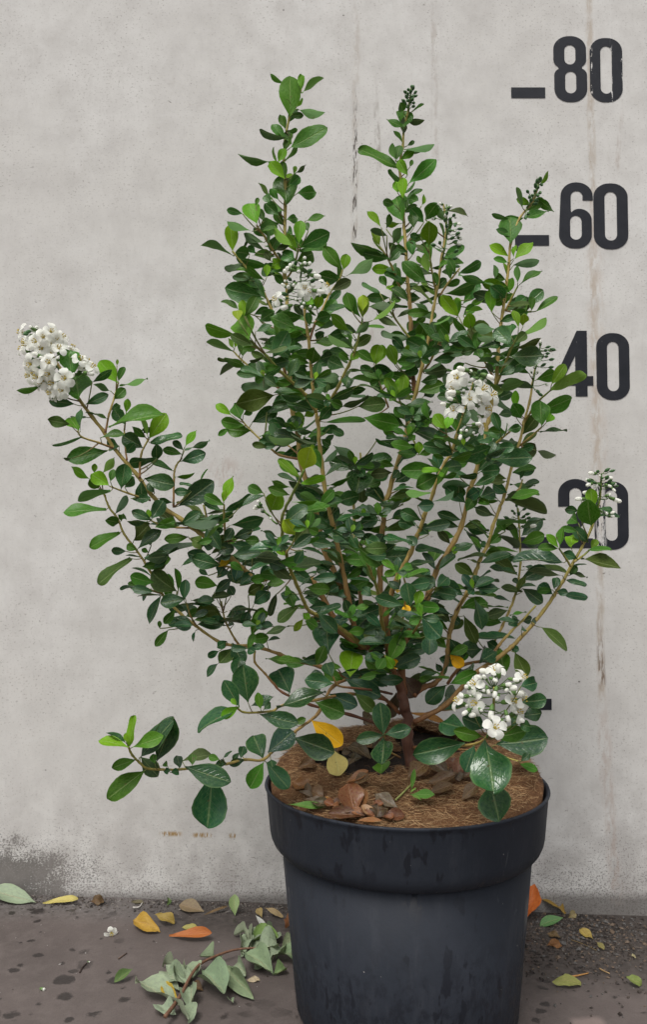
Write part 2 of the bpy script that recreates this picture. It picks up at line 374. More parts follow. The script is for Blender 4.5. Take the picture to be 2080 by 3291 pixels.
lathe('rim_band', [(.1185, .1640), (.1200, .1600), (.1225, .1592), (.1262, .1612), (.1300, .1655), (.1322, .1705), (.1333, .176), (.1366, RIM - .006), (.1376, RIM - .002), (.1386, RIM - .0005), (.1380, RIM + .0012), (.1358, RIM + .001), (.1344, RIM - .002), (.1320, .180), (.117, .167), (.1185, .164)], M_POT, pot, warp=.002)

# ================================================================== soil and coir mat
def make_fibre_material(name, a, b, c3):
    n = NT(name); co = n.coords('Object')
    c = n.mix(n.rng(n.noise(co, 55, 5, .7), .35, .68), a, b)
    c = n.mix(n.rng(n.noise(n.map(co, (160, 160, 160)), 1.0, 5, .8, 3.0), .50, .66), c, c3)
    n.base(c); n.rough(.9); n.b.inputs['Specular IOR Level'].default_value = .2
    n.bump(n.noise(co, 260, 6, .8, 2.0), .8, .003); return n.m
M_COIR = make_fibre_material('coir', (.085, .038, .017), (.16, .080, .036), (.26, .145, .070))
M_SOIL = make_fibre_material('potting_soil', (.012, .009, .008), (.032, .022, .017), (.055, .038, .028))
nf = NT('coir_fibre'); ca = nf.attr('Col'); nf.base(ca.outputs['Color']); nf.rough(.7); nf.b.inputs['Specular IOR Level'].default_value = .3
M_FIBRE = nf.m
def coir_z(x, y):                # a disc of matting, tipped up at the back
    dx, dy = x - PX, y - PY
    r = math.hypot(dx, dy)
    z = .2325 + .150 * dy + .050 * max(0, dx) + .006 * noise.noise(Vector((x * 22, y * 22, 3))) + .003 * noise.noise(Vector((x * 60, y * 60, 5)))
    edge = max(0, (r - .110) / .022)
    z -= .012 * edge * edge
    return z
def in_hole(x, y):               # the matting has a slit round the stem where soil and dead leaves show
    k = noise.noise(Vector((x * 45, y * 45, 9))) * .014
    a = math.hypot((x - (PX - .040)) / 1.5, (y - (PY + .012))) < .031 + k
    b = math.hypot((x - (PX + .040)) / 1.25, (y - (PY + .062))) < .036 + k
    c = math.hypot((x - (PX + .003)), (y - (PY + .012))) < .024 + k * .6
    return a or b or c
NR, NA = 34, 96
cv = []; cf = []
for j in range(NR + 1):
    r = .1325 * (j / NR) ** .8
    for i in range(NA):
        a = 2 * math.pi * i / NA
        rr = r * (1 - .05 * max(0, noise.noise(Vector((math.cos(a) * 2, math.sin(a) * 2, 1)))) * (j / NR)) 
        x, y = PX + rr * math.cos(a), PY + rr * math.sin(a)
        cv.append((x, y, coir_z(x, y)))
for j in range(NR):
    for i in range(NA):
        k = (i + 1) % NA; q = (j * NA + i, (j + 1) * NA + i, (j + 1) * NA + k, j * NA + k)
        m = [sum(cv[t][d] for t in q) / 4 for d in range(2)]
        if not in_hole(*m): cf.append(q)
# outer skirt: the cut edge of the mat hangs down inside the pot
n0 = len(cv)
for i in range(NA):
    v = cv[NR * NA + i]; cv.append((PX + (v[0] - PX) * .985, PY + (v[1] - PY) * .985, v[2] - .022))
for i in range(NA):
    k = (i + 1) % NA; cf.append((NR * NA + i, n0 + i, n0 + k, NR * NA + k))
coir = mesh_obj('coir_mat', cv, cf, M_COIR)
tag(coir, 'brown coconut fibre mulch mat lying on top of the pot', 'mulch mat')
sv = []; sf = []
for j in range(13):
    for i in range(48):
        a = 2 * math.pi * i / 48; r = .128 * j / 12
        x, y = PX + r * math.cos(a), PY + r * math.sin(a)
        sv.append((x, y, coir_z(x, y) - .0045 - .012 * (r / .128) ** 4 + .0045 * noise.noise(Vector((x * 70, y * 70, 0)))))
for j in range(12):
    for i in range(48):
        k = (i + 1) % 48; sf.append((j * 48 + i, (j + 1) * 48 + i, (j + 1) * 48 + k, j * 48 + k))
soil = mesh_obj('potting_soil', sv, sf, M_SOIL); soil['kind'] = 'stuff'
tag(soil, 'black crumbly potting soil showing through the coir mat', 'soil')

def fibres(name, count, seed, mat, parent, place, Lr, rad, cols):
    rnd = random.Random(seed); v = []; f = []; colr = []
    for _ in range(count):
        p = place(rnd)
        if p is None: continue
        a = rnd.uniform(0, 2 * math.pi); L = rnd.uniform(*Lr); d = Vector((math.cos(a), math.sin(a), rnd.gauss(.03, .09) + .15 * math.sin(a))).normalized()
        bend = Vector((rnd.gauss(0, 1), rnd.gauss(0, 1), rnd.gauss(-.1, .3))) * L * .45
        c = rnd.choice(cols); t = rnd.uniform(.7, 1.25); c = (c[0] * t, c[1] * t, c[2] * t, 1)
        ring = []
        for s in range(5):
            u = s / 4; q = Vector(p) + d * L * (u - .5) + bend * (u * (1 - u)) * 2.2 + Vector((0, 0, .0006 + L * .07 * math.sin(u * 3.14)))
            side = d.cross(Vector((0, 0, 1))).normalized() * rad * (1 - .5 * u); up = Vector((0, 0, rad))
            b = len(v); v += [q + side, q - side * .5 + up, q - side * .5 - up]; colr += [c] * 3; ring.append(b)
        for s in range(4):
            for k in range(3):
                a0, a1 = ring[s] + k, ring[s] + (k + 1) % 3; b0, b1 = ring[s + 1] + k, ring[s + 1] + (k + 1) % 3
                f.append((a0, a1, b1, b0))
    o = mesh_obj(name, v, f, mat, parent)
    at = o.data.color_attributes.new('Col', 'FLOAT_COLOR', 'POINT')
    at.data.foreach_set('color', [x for c in colr for x in c]); o['kind'] = 'stuff'
    return o
def coir_place(rnd):
    a = rnd.uniform(0, 2 * math.pi); r = .127 * math.sqrt(rnd.random()); x, y = PX + r * math.cos(a), PY + r * math.sin(a)
    if in_hole(x, y) and rnd.random() < .985: return None
    return (x, y, coir_z(x, y))
fibres('loose_fibre', 11000, 3, M_FIBRE, coir, coir_place, (.005, .017), .00012, [(.30, .17, .08), (.40, .25, .12), (.20, .10, .045), (.12, .055, .025), (.52, .36, .19)])
# ================================================================== the shrub
# leaf and bark materials: the colour belongs to each leaf (object colour, or vertex colour where leaves are joined)
def make_leaf_material(name, use_attr, dry=False):
    n = NT(name)
    if use_attr: c0 = n.attr('Col').outputs['Color']; gl = n.attr('Col').outputs['Alpha']
    else:
        oi = n.t.nodes.new('ShaderNodeObjectInfo'); c0 = oi.outputs['Color']; gl = oi.outputs['Alpha']
    uv = n.coords('UV'); U, V, _ = n.sep(uv); co = n.coords('Object')
    au = n.ma('ABSOLUTE', U)
    mid = n.rng(au, .02, .09, 1, 0)
    ve = n.ma('FRACT', n.ma('MULTIPLY', n.ma('SUBTRACT', V, n.ma('MULTIPLY', au, .28)), 7.5))
    vein = n.ma('MULTIPLY', n.rng(n.ma('ABSOLUTE', n.ma('SUBTRACT', ve, .5)), 0, .10, 1, 0), n.rng(au, .1, .8, 1, 0))
    mott = n.noise(n.map(uv, (2.0, 3.0, 1)), 3.0, 2, .65)
    c = n.mix(n.rng(mott, .3, .75), n.mix(.22, c0, (0, 0, 0)), n.mix(.10, c0, (.35, .5, .12)))
    c = n.mix(n.ma('MULTIPLY', mid, .38), c, n.mix(.6, c0, (.42, .50, .22) if not dry else (.35, .22, .12)))
    c = n.mix(n.ma('MULTIPLY', vein, .13), c, n.mix(.6, c0, (.42, .50, .22) if not dry else (.35, .22, .12)))
    if not dry: c = n.mix(n.ma('MULTIPLY', n.rng(au, .86, .97), .30), c, n.mix(.5, c0, (.30, .42, .14)))
    geo = n.t.nodes.new('ShaderNodeNewGeometry')
    back = n.mix(.30, c0, (.22, .27, .16) if not dry else (.2, .15, .1))
    c = n.mix(n.ma('MULTIPLY', geo.outputs['Backfacing'], .75), c, back)
    if not dry:                                            # a few blemishes and browned tips
        c = n.mix(n.ma('MULTIPLY', n.rng(n.noise(n.map(co, (170, 170, 170)) if use_attr else n.map(uv, (1.5, 3, 1), (3.7, 0, 0)), 1.0 if use_attr else 2.2, 2, .6), .70, .73), .55), c, (.09, .055, .02))
    if dry:
        c = n.mix(n.rng(n.noise(n.map(uv, (3, 4, 1)), 3.0, 4, .7), .58, .70), c, n.mix(.55, c0, (.03, .018, .01)))
    n.base(c)
    r = n.ma('ADD', gl, n.ma('MULTIPLY', n.ma('SUBTRACT', mott, .5), .30))
    r = n.ma('MAXIMUM', r, n.ma('MULTIPLY', geo.outputs['Backfacing'], .6))
    n.rough(r); n.put(n.b.inputs['Specular IOR Level'], n.rng(gl, .16, .33, .50, .14)) if not dry else n.put(n.b.inputs['Specular IOR Level'], .28)
    h = n.ma('SUBTRACT', n.ma('MULTIPLY', n.noise(n.map(uv, (5, 7, 1)), 2.0, 1), .5), n.ma('MULTIPLY', n.ma('ADD', mid, n.ma('MULTIPLY', vein, .6)), .8))
    n.bump(h, .42, .0012)
    tr = n.t.nodes.new('ShaderNodeBsdfTranslucent'); n.link(n.mix(.5, c, n.mix(1, c, (.9, 1, .35), 'MULTIPLY')), tr.inputs['Color'])
    ms = n.t.nodes.new('ShaderNodeMixShader'); ms.inputs[0].default_value = .22 if not dry else .1
    n.link(n.b.outputs[0], ms.inputs[1]); n.link(tr.outputs[0], ms.inputs[2]); n.link(ms.outputs[0], n.out.inputs['Surface'])
    return n.m
M_LEAF = make_leaf_material('leaf', False); M_LEAFS = make_leaf_material('leaf_mass', True); M_DRY = make_leaf_material('dry_leaf', False, True)
nb = NT('bark'); cb = nb.attr('Col').outputs['Color']; cob = nb.coords('Object')
nb.base(nb.mix(nb.rng(nb.noise(nb.map(cob, (380, 380, 70)), 1.0, 4, .7), .42, .68), cb, nb.mix(.42, cb, (.02, .012, .008)))); nb.rough(.62)
nb.b.inputs['Specular IOR Level'].default_value = .35
nb.bump(nb.noise(nb.map(cob, (420, 420, 60)), 1.0, 4, .7), .5, .0015); M_BARK = nb.m
def flat_mat(name, c, rough=.6, trans=0.0, var=.15):
    n = NT(name); co = n.coords('Object')
    n.base(n.mix(n.rng(n.noise(co, 300, 3), .3, .7), c, tuple(x * (1 - var) for x in c))); n.rough(rough); n.b.inputs['Specular IOR Level'].default_value = .3
    if trans:
        tr = n.t.nodes.new('ShaderNodeBsdfTranslucent'); tr.inputs['Color'].default_value = c + (1,)
        ms = n.t.nodes.new('ShaderNodeMixShader'); ms.inputs[0].default_value = trans
        n.link(n.b.outputs[0], ms.inputs[1]); n.link(tr.outputs[0], ms.inputs[2]); n.link(ms.outputs[0], n.out.inputs['Surface'])
    return n.m
M_PETAL = flat_mat('petal', (.97, .97, .90), .45, .48, .02); M_CALYX = flat_mat('calyx', (.10, .19, .045), .5)
M_STAMEN = flat_mat('stamen', (.50, .38, .06), .6); M_GREENBUD = flat_mat('green_bud', (.052, .125, .042), .5)

Y0 = PY
S_ALL = []                       # traced stems: photo pixels, depth, radius
def catmull(P, k):
    out = []
    for i in range(len(P) - 1):
        p0 = P[max(i - 1, 0)]; p1 = P[i]; p2 = P[i + 1]; p3 = P[min(i + 2, len(P) - 1)]
        for s in range(k):
            t = s / k; t2 = t * t; t3 = t2 * t
            out.append(tuple(.5 * (2 * b + (c - a) * t + (2 * a - 5 * b + 4 * c - d) * t2 + (3 * b - a - 3 * c + d) * t3) for a, b, c, d in zip(p0, p1, p2, p3)))
    out.append(P[-1]); return out
GREEN, OLIVE, TAN, BROWN, BARK = (.15, .24, .045), (.30, .28, .06), (.40, .305, .085), (.21, .085, .036), (.095, .040, .024)
RAMPS = {'y': (GREEN, OLIVE, TAN), 'n': (OLIVE, TAN, BROWN), 't': (TAN, TAN, BROWN), 'b': (TAN, BROWN, BARK), 'k': (BROWN, BARK, BARK)}
def lerp3(r, t):
    t = max(0, min(.999, t)) * 2; i = int(t); u = t - i
    return tuple(a + (b - a) * u for a, b in zip(r[i], r[i + 1]))
def parse_pts(s):
    P = []; fr = 'D'
    for tok in s.replace(',', ' ').split():
        if tok in FR: fr = tok; cur = []
        else:
            cur.append(float(tok))
            if len(cur) == 2: P.append(px(fr, *cur)); cur = []
    return P
def stem(s, r0, r1, d0, d1, ramp='n'):
    P = parse_pts(s); L = [0]
    for a, b in zip(P, P[1:]): L.append(L[-1] + math.hypot(a[0] - b[0], a[1] - b[1]))
    Q = [(p[0], p[1], d0 + (d1 - d0) * (l / L[-1]) ** 1.15, r0 + (r1 - r0) * (l / L[-1])) for p, l in zip(P, L)]
    S_ALL.append({'q': catmull(Q, 5), 'ramp': RAMPS[ramp]})
# each stem is followed from its tip down: photo points, radius at tip and foot (pixels), depth at tip and foot behind the stem foot (metres)
stem('Z1 800 190 760 300 715 400 690 540 683 620 678 720 690 850 690 1000 685 1250 685 1500 Z4 700 260 700 420 705 560 715 780 725 950 745 1150 780 1300 795 1480 Z7 415 370 460 520 530 800 600 960 660 1100 720 1270 790 1420 850 1510 Y2 1000 100', 3, 11, .05, .015, 'n')
stem('Z2 425 150 405 290 380 400 370 520 352 650 375 780 375 920 385 1080 398 1250 408 1400 Z5 240 150 245 300 248 430 258 580 270 740', 3, 7, .07, .06, 'n')
stem('Z2 620 870 640 1000 610 1200 580 1400 Z5 395 180 365 370 320 560 280 730 240 870 190 1090 130 1290 95 1420 Z7 950 540 930 700 920 950 925 1200 960 1400 Y2 1040 130', 3, 10, .04, .02, 't')
stem('Z2 1210 720 1170 850 1090 950 1035 1100 1020 1250 1000 1400 985 1522 Z5 825 350 815 500 805 650 780 780 750 920 720 1060 690 1180 660 1290 640 1360 Z8 350 270 290 530 210 680 120 830 60 990 Z7 1250 1130 1150 1290 1090 1420 Y2 1125 150 1145 330', 3, 10, .01, .01, 't')
stem('Z5 1060 560 1040 680 1020 800 985 930 955 1060 905 1220 860 1400 Z8 560 400 510 530 480 650 420 760 390 850 330 990 260 1120 215 1250 195 1400 190 1480 Y3 440 220 370 300 290 325 200 400', 3, 8, .09, .015, 't')
stem('Z4 820 400 850 620 870 820 885 1000 915 1200 935 1400 Z7 525 320 545 450 590 640 640 860 690 1100 760 1380 Y2 985 90', 4, 9, -.035, .005, 't')
stem('Z4 1230 490 1215 560 1180 700 1130 820 1060 960 990 1090 925 1200', 3, 6, -.07, -.03, 'y')
stem('Z4 440 640 560 750 660 860 770 960 830 1020 905 1140', 3.5, 5.5, -.08, -.032, 'y')
stem('Z1 320 1320 410 1430 490 1522 Z4 540 310 590 420 640 600 670 760 700 950 735 1080', 3, 6, .02, .045, 'n')
stem('Z4 325 715 400 790 500 870 590 940 650 980 735 1070', 2.6, 4, .07, .045, 'n')
stem('Z4 380 1190 450 1270 560 1370 650 1440 790 1470', 2.6, 4, .08, .04, 'n')
stem('Z4 610 1340 700 1370 785 1440', 2, 3, .06, .04, 'n')
stem('Z1 490 1140 545 1220 620 1340 670 1420 690 1500', 2.8, 4, .02, .05, 'n')
stem('Z1 785 1265 765 1380 740 1450 690 1522', 2.6, 3.5, .02, .05, 'y')
stem('Z1 1090 1450 1065 1522 Z4 1000 310 960 400 900 520 860 640', 2.6, 4, -.01, -.03, 'n')
stem('Z7 385 240 350 320 290 440 235 560 235 700 258 800 285 920 330 1030 380 1150 430 1230 560 1290 700 1390 820 1490', 4, 6.5, -.15, .0, 'y')
stem('Z7 330 700 300 760 262 820', 2.6, 3.2, -.155, -.135, 'y')
stem('Z5 660 650 600 850 545 1010 510 1130 470 1190 430 1270 Z7 1290 400 1230 560 1180 700 1130 820 1050 960 1000 1100 960 1250 980 1450 Y2 1060 180', 3.5, 9, -.09, -.005, 't')
stem('Z7 740 690 775 790 810 850 855 960 910 1110 930 1300 970 1480', 4, 6, -.15, -.01, 'y')
stem('Z7 780 120 780 200 745 380 735 580 760 900 790 1200 830 1500', 3, 7, .09, .01, 'n')
stem('Z8 1270 180 1260 330 1205 530 1130 680 1060 800 1000 910 940 1010 870 1110 790 1210 700 1310 640 1370 540 1450 Y3 700 220 470 465 320 555 200 615', 3, 8, .02, .01, 'n')
stem('Z8 810 1080 720 1180 640 1260 560 1350 500 1440', 3, 4.5, .05, .03, 'n')
stem('Z8 690 400 700 640 705 780 690 900 660 1030 620 1130 580 1220 520 1340 480 1450 Y3 600 150 480 300', 2.6, 5, .12, .03, 'n')
stem('Z8 975 680 1030 760 1055 805', 2.6, 3.5, -.01, .005, 'y'); stem('Z8 1190 690 1130 740 1080 775', 2.6, 3.5, .02, .01, 'y')
stem('Z5 1165 715 1090 780 1030 860 985 930', 2.6, 3.6, .05, .085, 'y'); stem('Z5 1100 960 1020 1030 950 1085', 2.6, 3.4, .06, .08, 'n')
stem('Z5 920 965 820 1050 740 1120 690 1180', 2.6, 4, -.02, .01, 'n'); stem('Z5 950 360 900 450 850 580 800 700', 3, 5, -.02, .01, 'y')
stem('Z5 640 380 700 480 760 590 800 660', 2.6, 3.6, .01, .02, 'n'); stem('Z2 1075 1370 1045 1430 1000 1520', 2.5, 3.4, .0, .01, 'y')
stem('Z2 720 1260 650 1350 590 1440', 2.5, 3.6, .02, .04, 'n'); stem('Z2 530 1130 545 1240 560 1330 575 1420', 2.6, 3.6, .02, .04, 'y')
stem('Z2 235 1130 300 1240 350 1370 395 1440', 2.6, 3.8, .04, .065, 'n'); stem('Z5 110 200 200 330 270 420 315 540', 2.6, 4.4, .03, .045, 'y')
stem('Z5 440 380 390 500 325 600', 2.6, 4, .03, .045, 'n'); stem('Z8 720 200 690 270 600 340', 2.6, 3.4, .10, .07, 'n')
stem('Z5 170 770 200 870 230 960', 2.6, 3.4, -.03, .04, 'y'); stem('Z5 20 600 60 720 100 830', 2.2, 3, .05, .06, 'n')
stem('Z5 470 960 490 1040 515 1110', 2.2, 3, -.11, -.09, 'y'); stem('Z5 300 1130 270 1060 230 1000', 2.4, 3, .0, .04, 'y')
stem('Z3 300 200 420 410 540 600 640 740 720 840 790 950 890 1070 960 1150 1040 1260 1140 1370 1260 1450 Z6 900 420 1000 490 1080 550 1180 640 1260 710 1370 790 Z7 180 985 330 990 440 1010 490 1090 560 1210 650 1370 760 1460 850 1520', 4, 10, -.06, .0, 't')
stem('Z3 825 500 795 610 760 720 735 845', 2.6, 3.4, -.03, -.055, 'n'); stem('Z3 540 835 570 880 690 920 790 958', 2.6, 3.4, -.08, -.055, 'n')
stem('Z3 1040 890 985 1000 975 1165', 2.8, 3.6, -.02, -.045, 'n'); stem('Z3 870 800 868 900 885 1040', 2.5, 3, -.02, -.05, 'n')
stem('Z3 770 1225 900 1275 1050 1322', 2.6, 3.4, -.07, -.045, 'n')
stem('Z3 1270 1030 1230 1080 1215 1160 1212 1370', 2.6, 3.6, -.02, -.035, 'n'); stem('Z6 1130 265 1132 400 1140 520', 3, 3.6, -.06, -.03, 'n')
stem('Z6 985 270 1030 440', 2.2, 2.8, -.01, -.03, 'n'); stem('Z6 615 375 700 410 800 425 900 428', 2.2, 3, -.06, -.03, 'n')
stem('Z3 700 1240 730 1290 760 1370 820 1450 Z6 430 470 500 560 570 660 630 760 690 880 750 950 830 1030 930 1110 1080 1215 1200 1250 1310 1250 1400 1270 1522 1310 Y2 240 55 460 110 700 210 950 350 1110 490', 3, 6, .0, .01, 'n')
stem('Z6 870 960 895 1040 935 1110', 2.4, 3, -.02, .005, 'n'); stem('Z6 570 840 640 870 690 885', 2.4, 2.8, .0, .003, 'n')
stem('Z6 1110 940 1140 1080 1210 1210 1240 1250', 2.4, 3.4, .0, .01, 'n'); stem('Z6 890 500 990 600 1080 670 1180 705', 2.6, 3.6, -.03, -.015, 'y')
stem('Z6 1300 1000 1330 1180 1330 1255', 2.2, 2.8, .0, .01, 'n')
stem('Y1 1130 90 1130 170 1200 250 1260 320 Y2 150 320 380 420 700 500 1000 600', 3, 5, .0, .0, 'b')
stem('Y1 245 765 270 820 320 870 370 910 470 920 620 918 800 895 930 880 1060 850 1190 850 Y2 130 730 300 600 440 485 570 260 800 200 1000 260', 3.4, 5, -.15, .0, 'n')
stem('Y1 1000 485 1050 520 1160 520 1260 510 Y2 80 465 160 420 420 380 700 330 1000 380', 3, 5, -.12, .0, 'n')
stem('Y2 975 670 1000 780 1110 850', 2.4, 3, -.07, -.02, 'n')
stem('Y3 860 330 850 600 790 745 650 800 420 810 190 820', 3.2, 5, -.20, .0, 'n')
stem('Y2 560 190 600 260 700 280 900 300 1040 330', 3, 4, -.08, .0, 'b')
stem('Y2 985 20 1030 100 1060 160', 3, 4, -.05, .0, 'n')
stem('Z8 400 930 320 1010 260 1110', 2.4, 3, -.01, .02, 'n'); stem('Y3 1060 930 960 900 800 850 500 830', 2.4, 3, -.06, .0, 'n')
stem('Z7 1070 950 1100 1080 1080 1260 1060 1450', 2.6, 4, -.11, .0, 'n'); stem('Z7 1160 1195 1200 1290 1120 1420', 2.8, 3.6, -.13, -.02, 'n')
stem('Z7 1310 1060 1270 1100 1240 1140', 2.4, 3, -.04, .0, 'n')
# trunk, with the way it forks into the ground
stem('Y2 985 70 1050 160 1110 280 1150 450 1165 650 1200 900 1210 990', 12, 19, .0, .0, 'k')
TRUNK = len(S_ALL) - 1

# ------------------------------------------------------------------ leaf shapes: base at the origin, tip at +Y 1, upper side +Z
def leaf_grid(seed, curl, fold, wave, twist, bend, NV=9, crumple=0.0, blunt=.80):
    rnd = random.Random(seed); v = []; uv = []; f = []
    us = (-1, -.55, 0, .55, 1) if not crumple else (-1, -.7, -.35, 0, .35, .7, 1)
    ts = [0, .06, .13, .21, .29, .37, .45, .53, .61, .69, .76, .83, .89, .94, .975, .993, 1] if not crumple else [i / 13 for i in range(12)] + [.955, .99, 1]
    NV = len(ts) - 1
    nz = Vector((rnd.uniform(0, 50), rnd.uniform(0, 50), rnd.uniform(0, 50)))
    for j in range(NV + 1):
        t = ts[j]
        tm = .60                                            # spoon shape: wedge to the stalk, rounded at the tip
        w = .5 * (math.sin(math.pi / 2 * t / tm) ** (1.05 + .5 * (blunt - .8)) if t < tm else max(0.0, 1 - ((t - tm) / (1 - tm)) ** (2.2 - (blunt - .8) * 2)) ** .58)
        w = max(w, .022 if t < .5 else .0)
        if 2 < j < NV - 2: w *= 1 + .012 * (-1) ** j
        for u in us:
            x = u * w; y = t - .02 * abs(u) * (t > .85)
            z = -curl * t * t + fold * 1.25 * (math.sqrt(x * x + .006) - .077) + wave * math.sin(t * 7 + seed) * u * abs(u) * .5 + twist * x * (t - .3)
            if crumple:
                q = (noise.noise_vector(Vector((x * 2.6, y * 2.6, 0)) + nz) + .22 * noise.noise_vector(Vector((x * 7, y * 7, 4)) + nz)) * crumple * 1.2; x += q.x * .5; y += q.y * .3; z += q.z
            x += bend * t * t
            v.append((x, y, z)); uv.append((u, t))
    n = len(us)
    for j in range(NV):
        for i in range(n - 1): f.append((j * n + i, j * n + i + 1, (j + 1) * n + i + 1, (j + 1) * n + i))
    return v, uv, f
def leaf_mesh(name, g, mat):
    v, uv, f = g
    me = bpy.data.meshes.new(name); me.from_pydata(v, [], f); me.materials.append(mat)
    me.polygons.foreach_set('use_smooth', [True] * len(f))
    lay = me.uv_layers.new(name='UVMap')
    for lp in me.loops: lay.data[lp.index].uv = uv[lp.vertex_index]
    me.update(); return me
_r = random.Random(11)
LEAF_G = [leaf_grid(k, _r.uniform(-.08, .34), _r.uniform(.08, .50), _r.uniform(.06, .26), _r.uniform(-.7, .7), _r.uniform(-.09, .09), blunt=_r.uniform(.80, 1.2)) for k in range(18)]
LEAF_M = [leaf_mesh('leaf', g, M_LEAF) for g in LEAF_G]

def nearest(x, y):
    best = None
    for si, S in enumerate(S_ALL):
        if si == TRUNK: continue
        q = S['q']
        for k, p in enumerate(q):
            d = (p[0] - x) ** 2 + (p[1] - y) ** 2
            if best is None or d < best[0]: best = (d, si, k)
    return math.sqrt(best[0]), best[1], best[2]
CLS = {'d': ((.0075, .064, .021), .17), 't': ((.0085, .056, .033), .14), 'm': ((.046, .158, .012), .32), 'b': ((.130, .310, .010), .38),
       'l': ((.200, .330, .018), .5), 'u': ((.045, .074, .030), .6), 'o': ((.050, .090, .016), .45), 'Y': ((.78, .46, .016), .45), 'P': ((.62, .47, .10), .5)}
LEAVES = []                      # matrix, colour, screen area, stem
rl = random.Random(5)
CONN = []
def add_leaf(bx, by, tx, ty, w, cls, dep=None, push=0.0, conn=True, force=''):
    dist, si, k = nearest(bx, by); q = S_ALL[si]['q'][k]
    d = (q[2] if dep is None else dep) + push
    l = max(6.0, math.hypot(tx - bx, ty - by)); L, W = l, w; roll = 0.0; tilt = 0.0
    if w / l > .74: L = w / .72; tilt = math.acos(min(1, l / L))
    elif w / l < .44: W = .50 * l; roll = math.acos(max(.10, w / W))
    Yw = Y0 + d
    B = at_y(bx, by, Yw); T0 = at_y(tx, ty, Yw)
    low = by > 1750
    view = (CAM - B).normalized()
    ax = (T0 - B); s = ax.length / l                       # metres per pixel here
    ax.normalize()
    n0 = (view - ax * view.dot(ax)).normalized()
    if tilt:                                               # foreshortened: the tip lies nearer to or farther from the viewer
        opt = []
        for sg in (-1, 1):
            lo_, hi_ = 0.0, .09
            for _ in range(24):
                m = (lo_ + hi_) / 2
                if (at_y(tx, ty, Yw + sg * m) - B).length < L * s: lo_ = m
                else: hi_ = m
            a = (at_y(tx, ty, Yw + sg * lo_) - B).normalized(); opt.append((a, (view - a * view.dot(a)).normalized()))
        i = 0 if opt[0][1].z > opt[1][1].z else 1
        if not low and rl.random() < .35: i = 1 - i
        if len(force) : i = 0 if force == '-' else 1
        ax, n0 = opt[i]
    if roll:
        na = [Matrix.Rotation(a, 3, ax) @ n0 for a in (roll, -roll)]
        i = 0 if na[0].z > na[1].z else 1
        if not low and rl.random() < .45: i = 1 - i
        n0 = na[i]
        if not low and rl.random() < .3: n0 = -n0
    n0 = (Matrix.Rotation(rl.gauss(0, .12), 3, ax) @ n0).normalized()
    xa = ax.cross(n0).normalized()
    Lm, Wm = L * s * 1.10, W * s * 1.05
    M = Matrix(((xa.x * Wm, ax.x * Lm, n0.x * Wm, B.x), (xa.y * Wm, ax.y * Lm, n0.y * Wm, B.y), (xa.z * Wm, ax.z * Lm, n0.z * Wm, B.z), (0, 0, 0, 1)))
    c, ro = CLS[cls]
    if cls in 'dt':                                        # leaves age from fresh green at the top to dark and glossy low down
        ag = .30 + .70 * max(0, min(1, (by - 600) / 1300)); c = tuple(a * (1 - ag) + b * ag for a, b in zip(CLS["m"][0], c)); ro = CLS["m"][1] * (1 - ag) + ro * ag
    j = rl.uniform(.62, 1.35); h = rl.uniform(-.18, .22)
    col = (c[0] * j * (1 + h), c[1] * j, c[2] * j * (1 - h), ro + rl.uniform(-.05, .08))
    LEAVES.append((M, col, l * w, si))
    if conn and 3 < dist < 190:
        k2 = min(len(S_ALL[si]['q']) - 1, k + int(dist / 14)); e = S_ALL[si]['q'][k2]
        CONN.append((B, at_y(e[0], e[1], Y0 + e[2]), (1.6 if dist < 40 else 2.3) * s, col))
def leaves(fr, data, s=1.0):
    for it in data.split(';'):
        t = it.split()
        if not t: continue
        a = px(fr, float(t[0]), float(t[1])); b = px(fr, float(t[2]), float(t[3])); w = float(t[4]) * FR[fr][2]
        push = float(t[6]) / 1000 if len(t) > 6 else rl.choice((-14, -11, -8, -6, -4, 3)) / 1000
        add_leaf(a[0], a[1], b[0], b[1], w, t[5], push=push, dep=float(t[7]) / 1000 if len(t) > 7 else None, force=t[8] if len(t) > 8 else '')
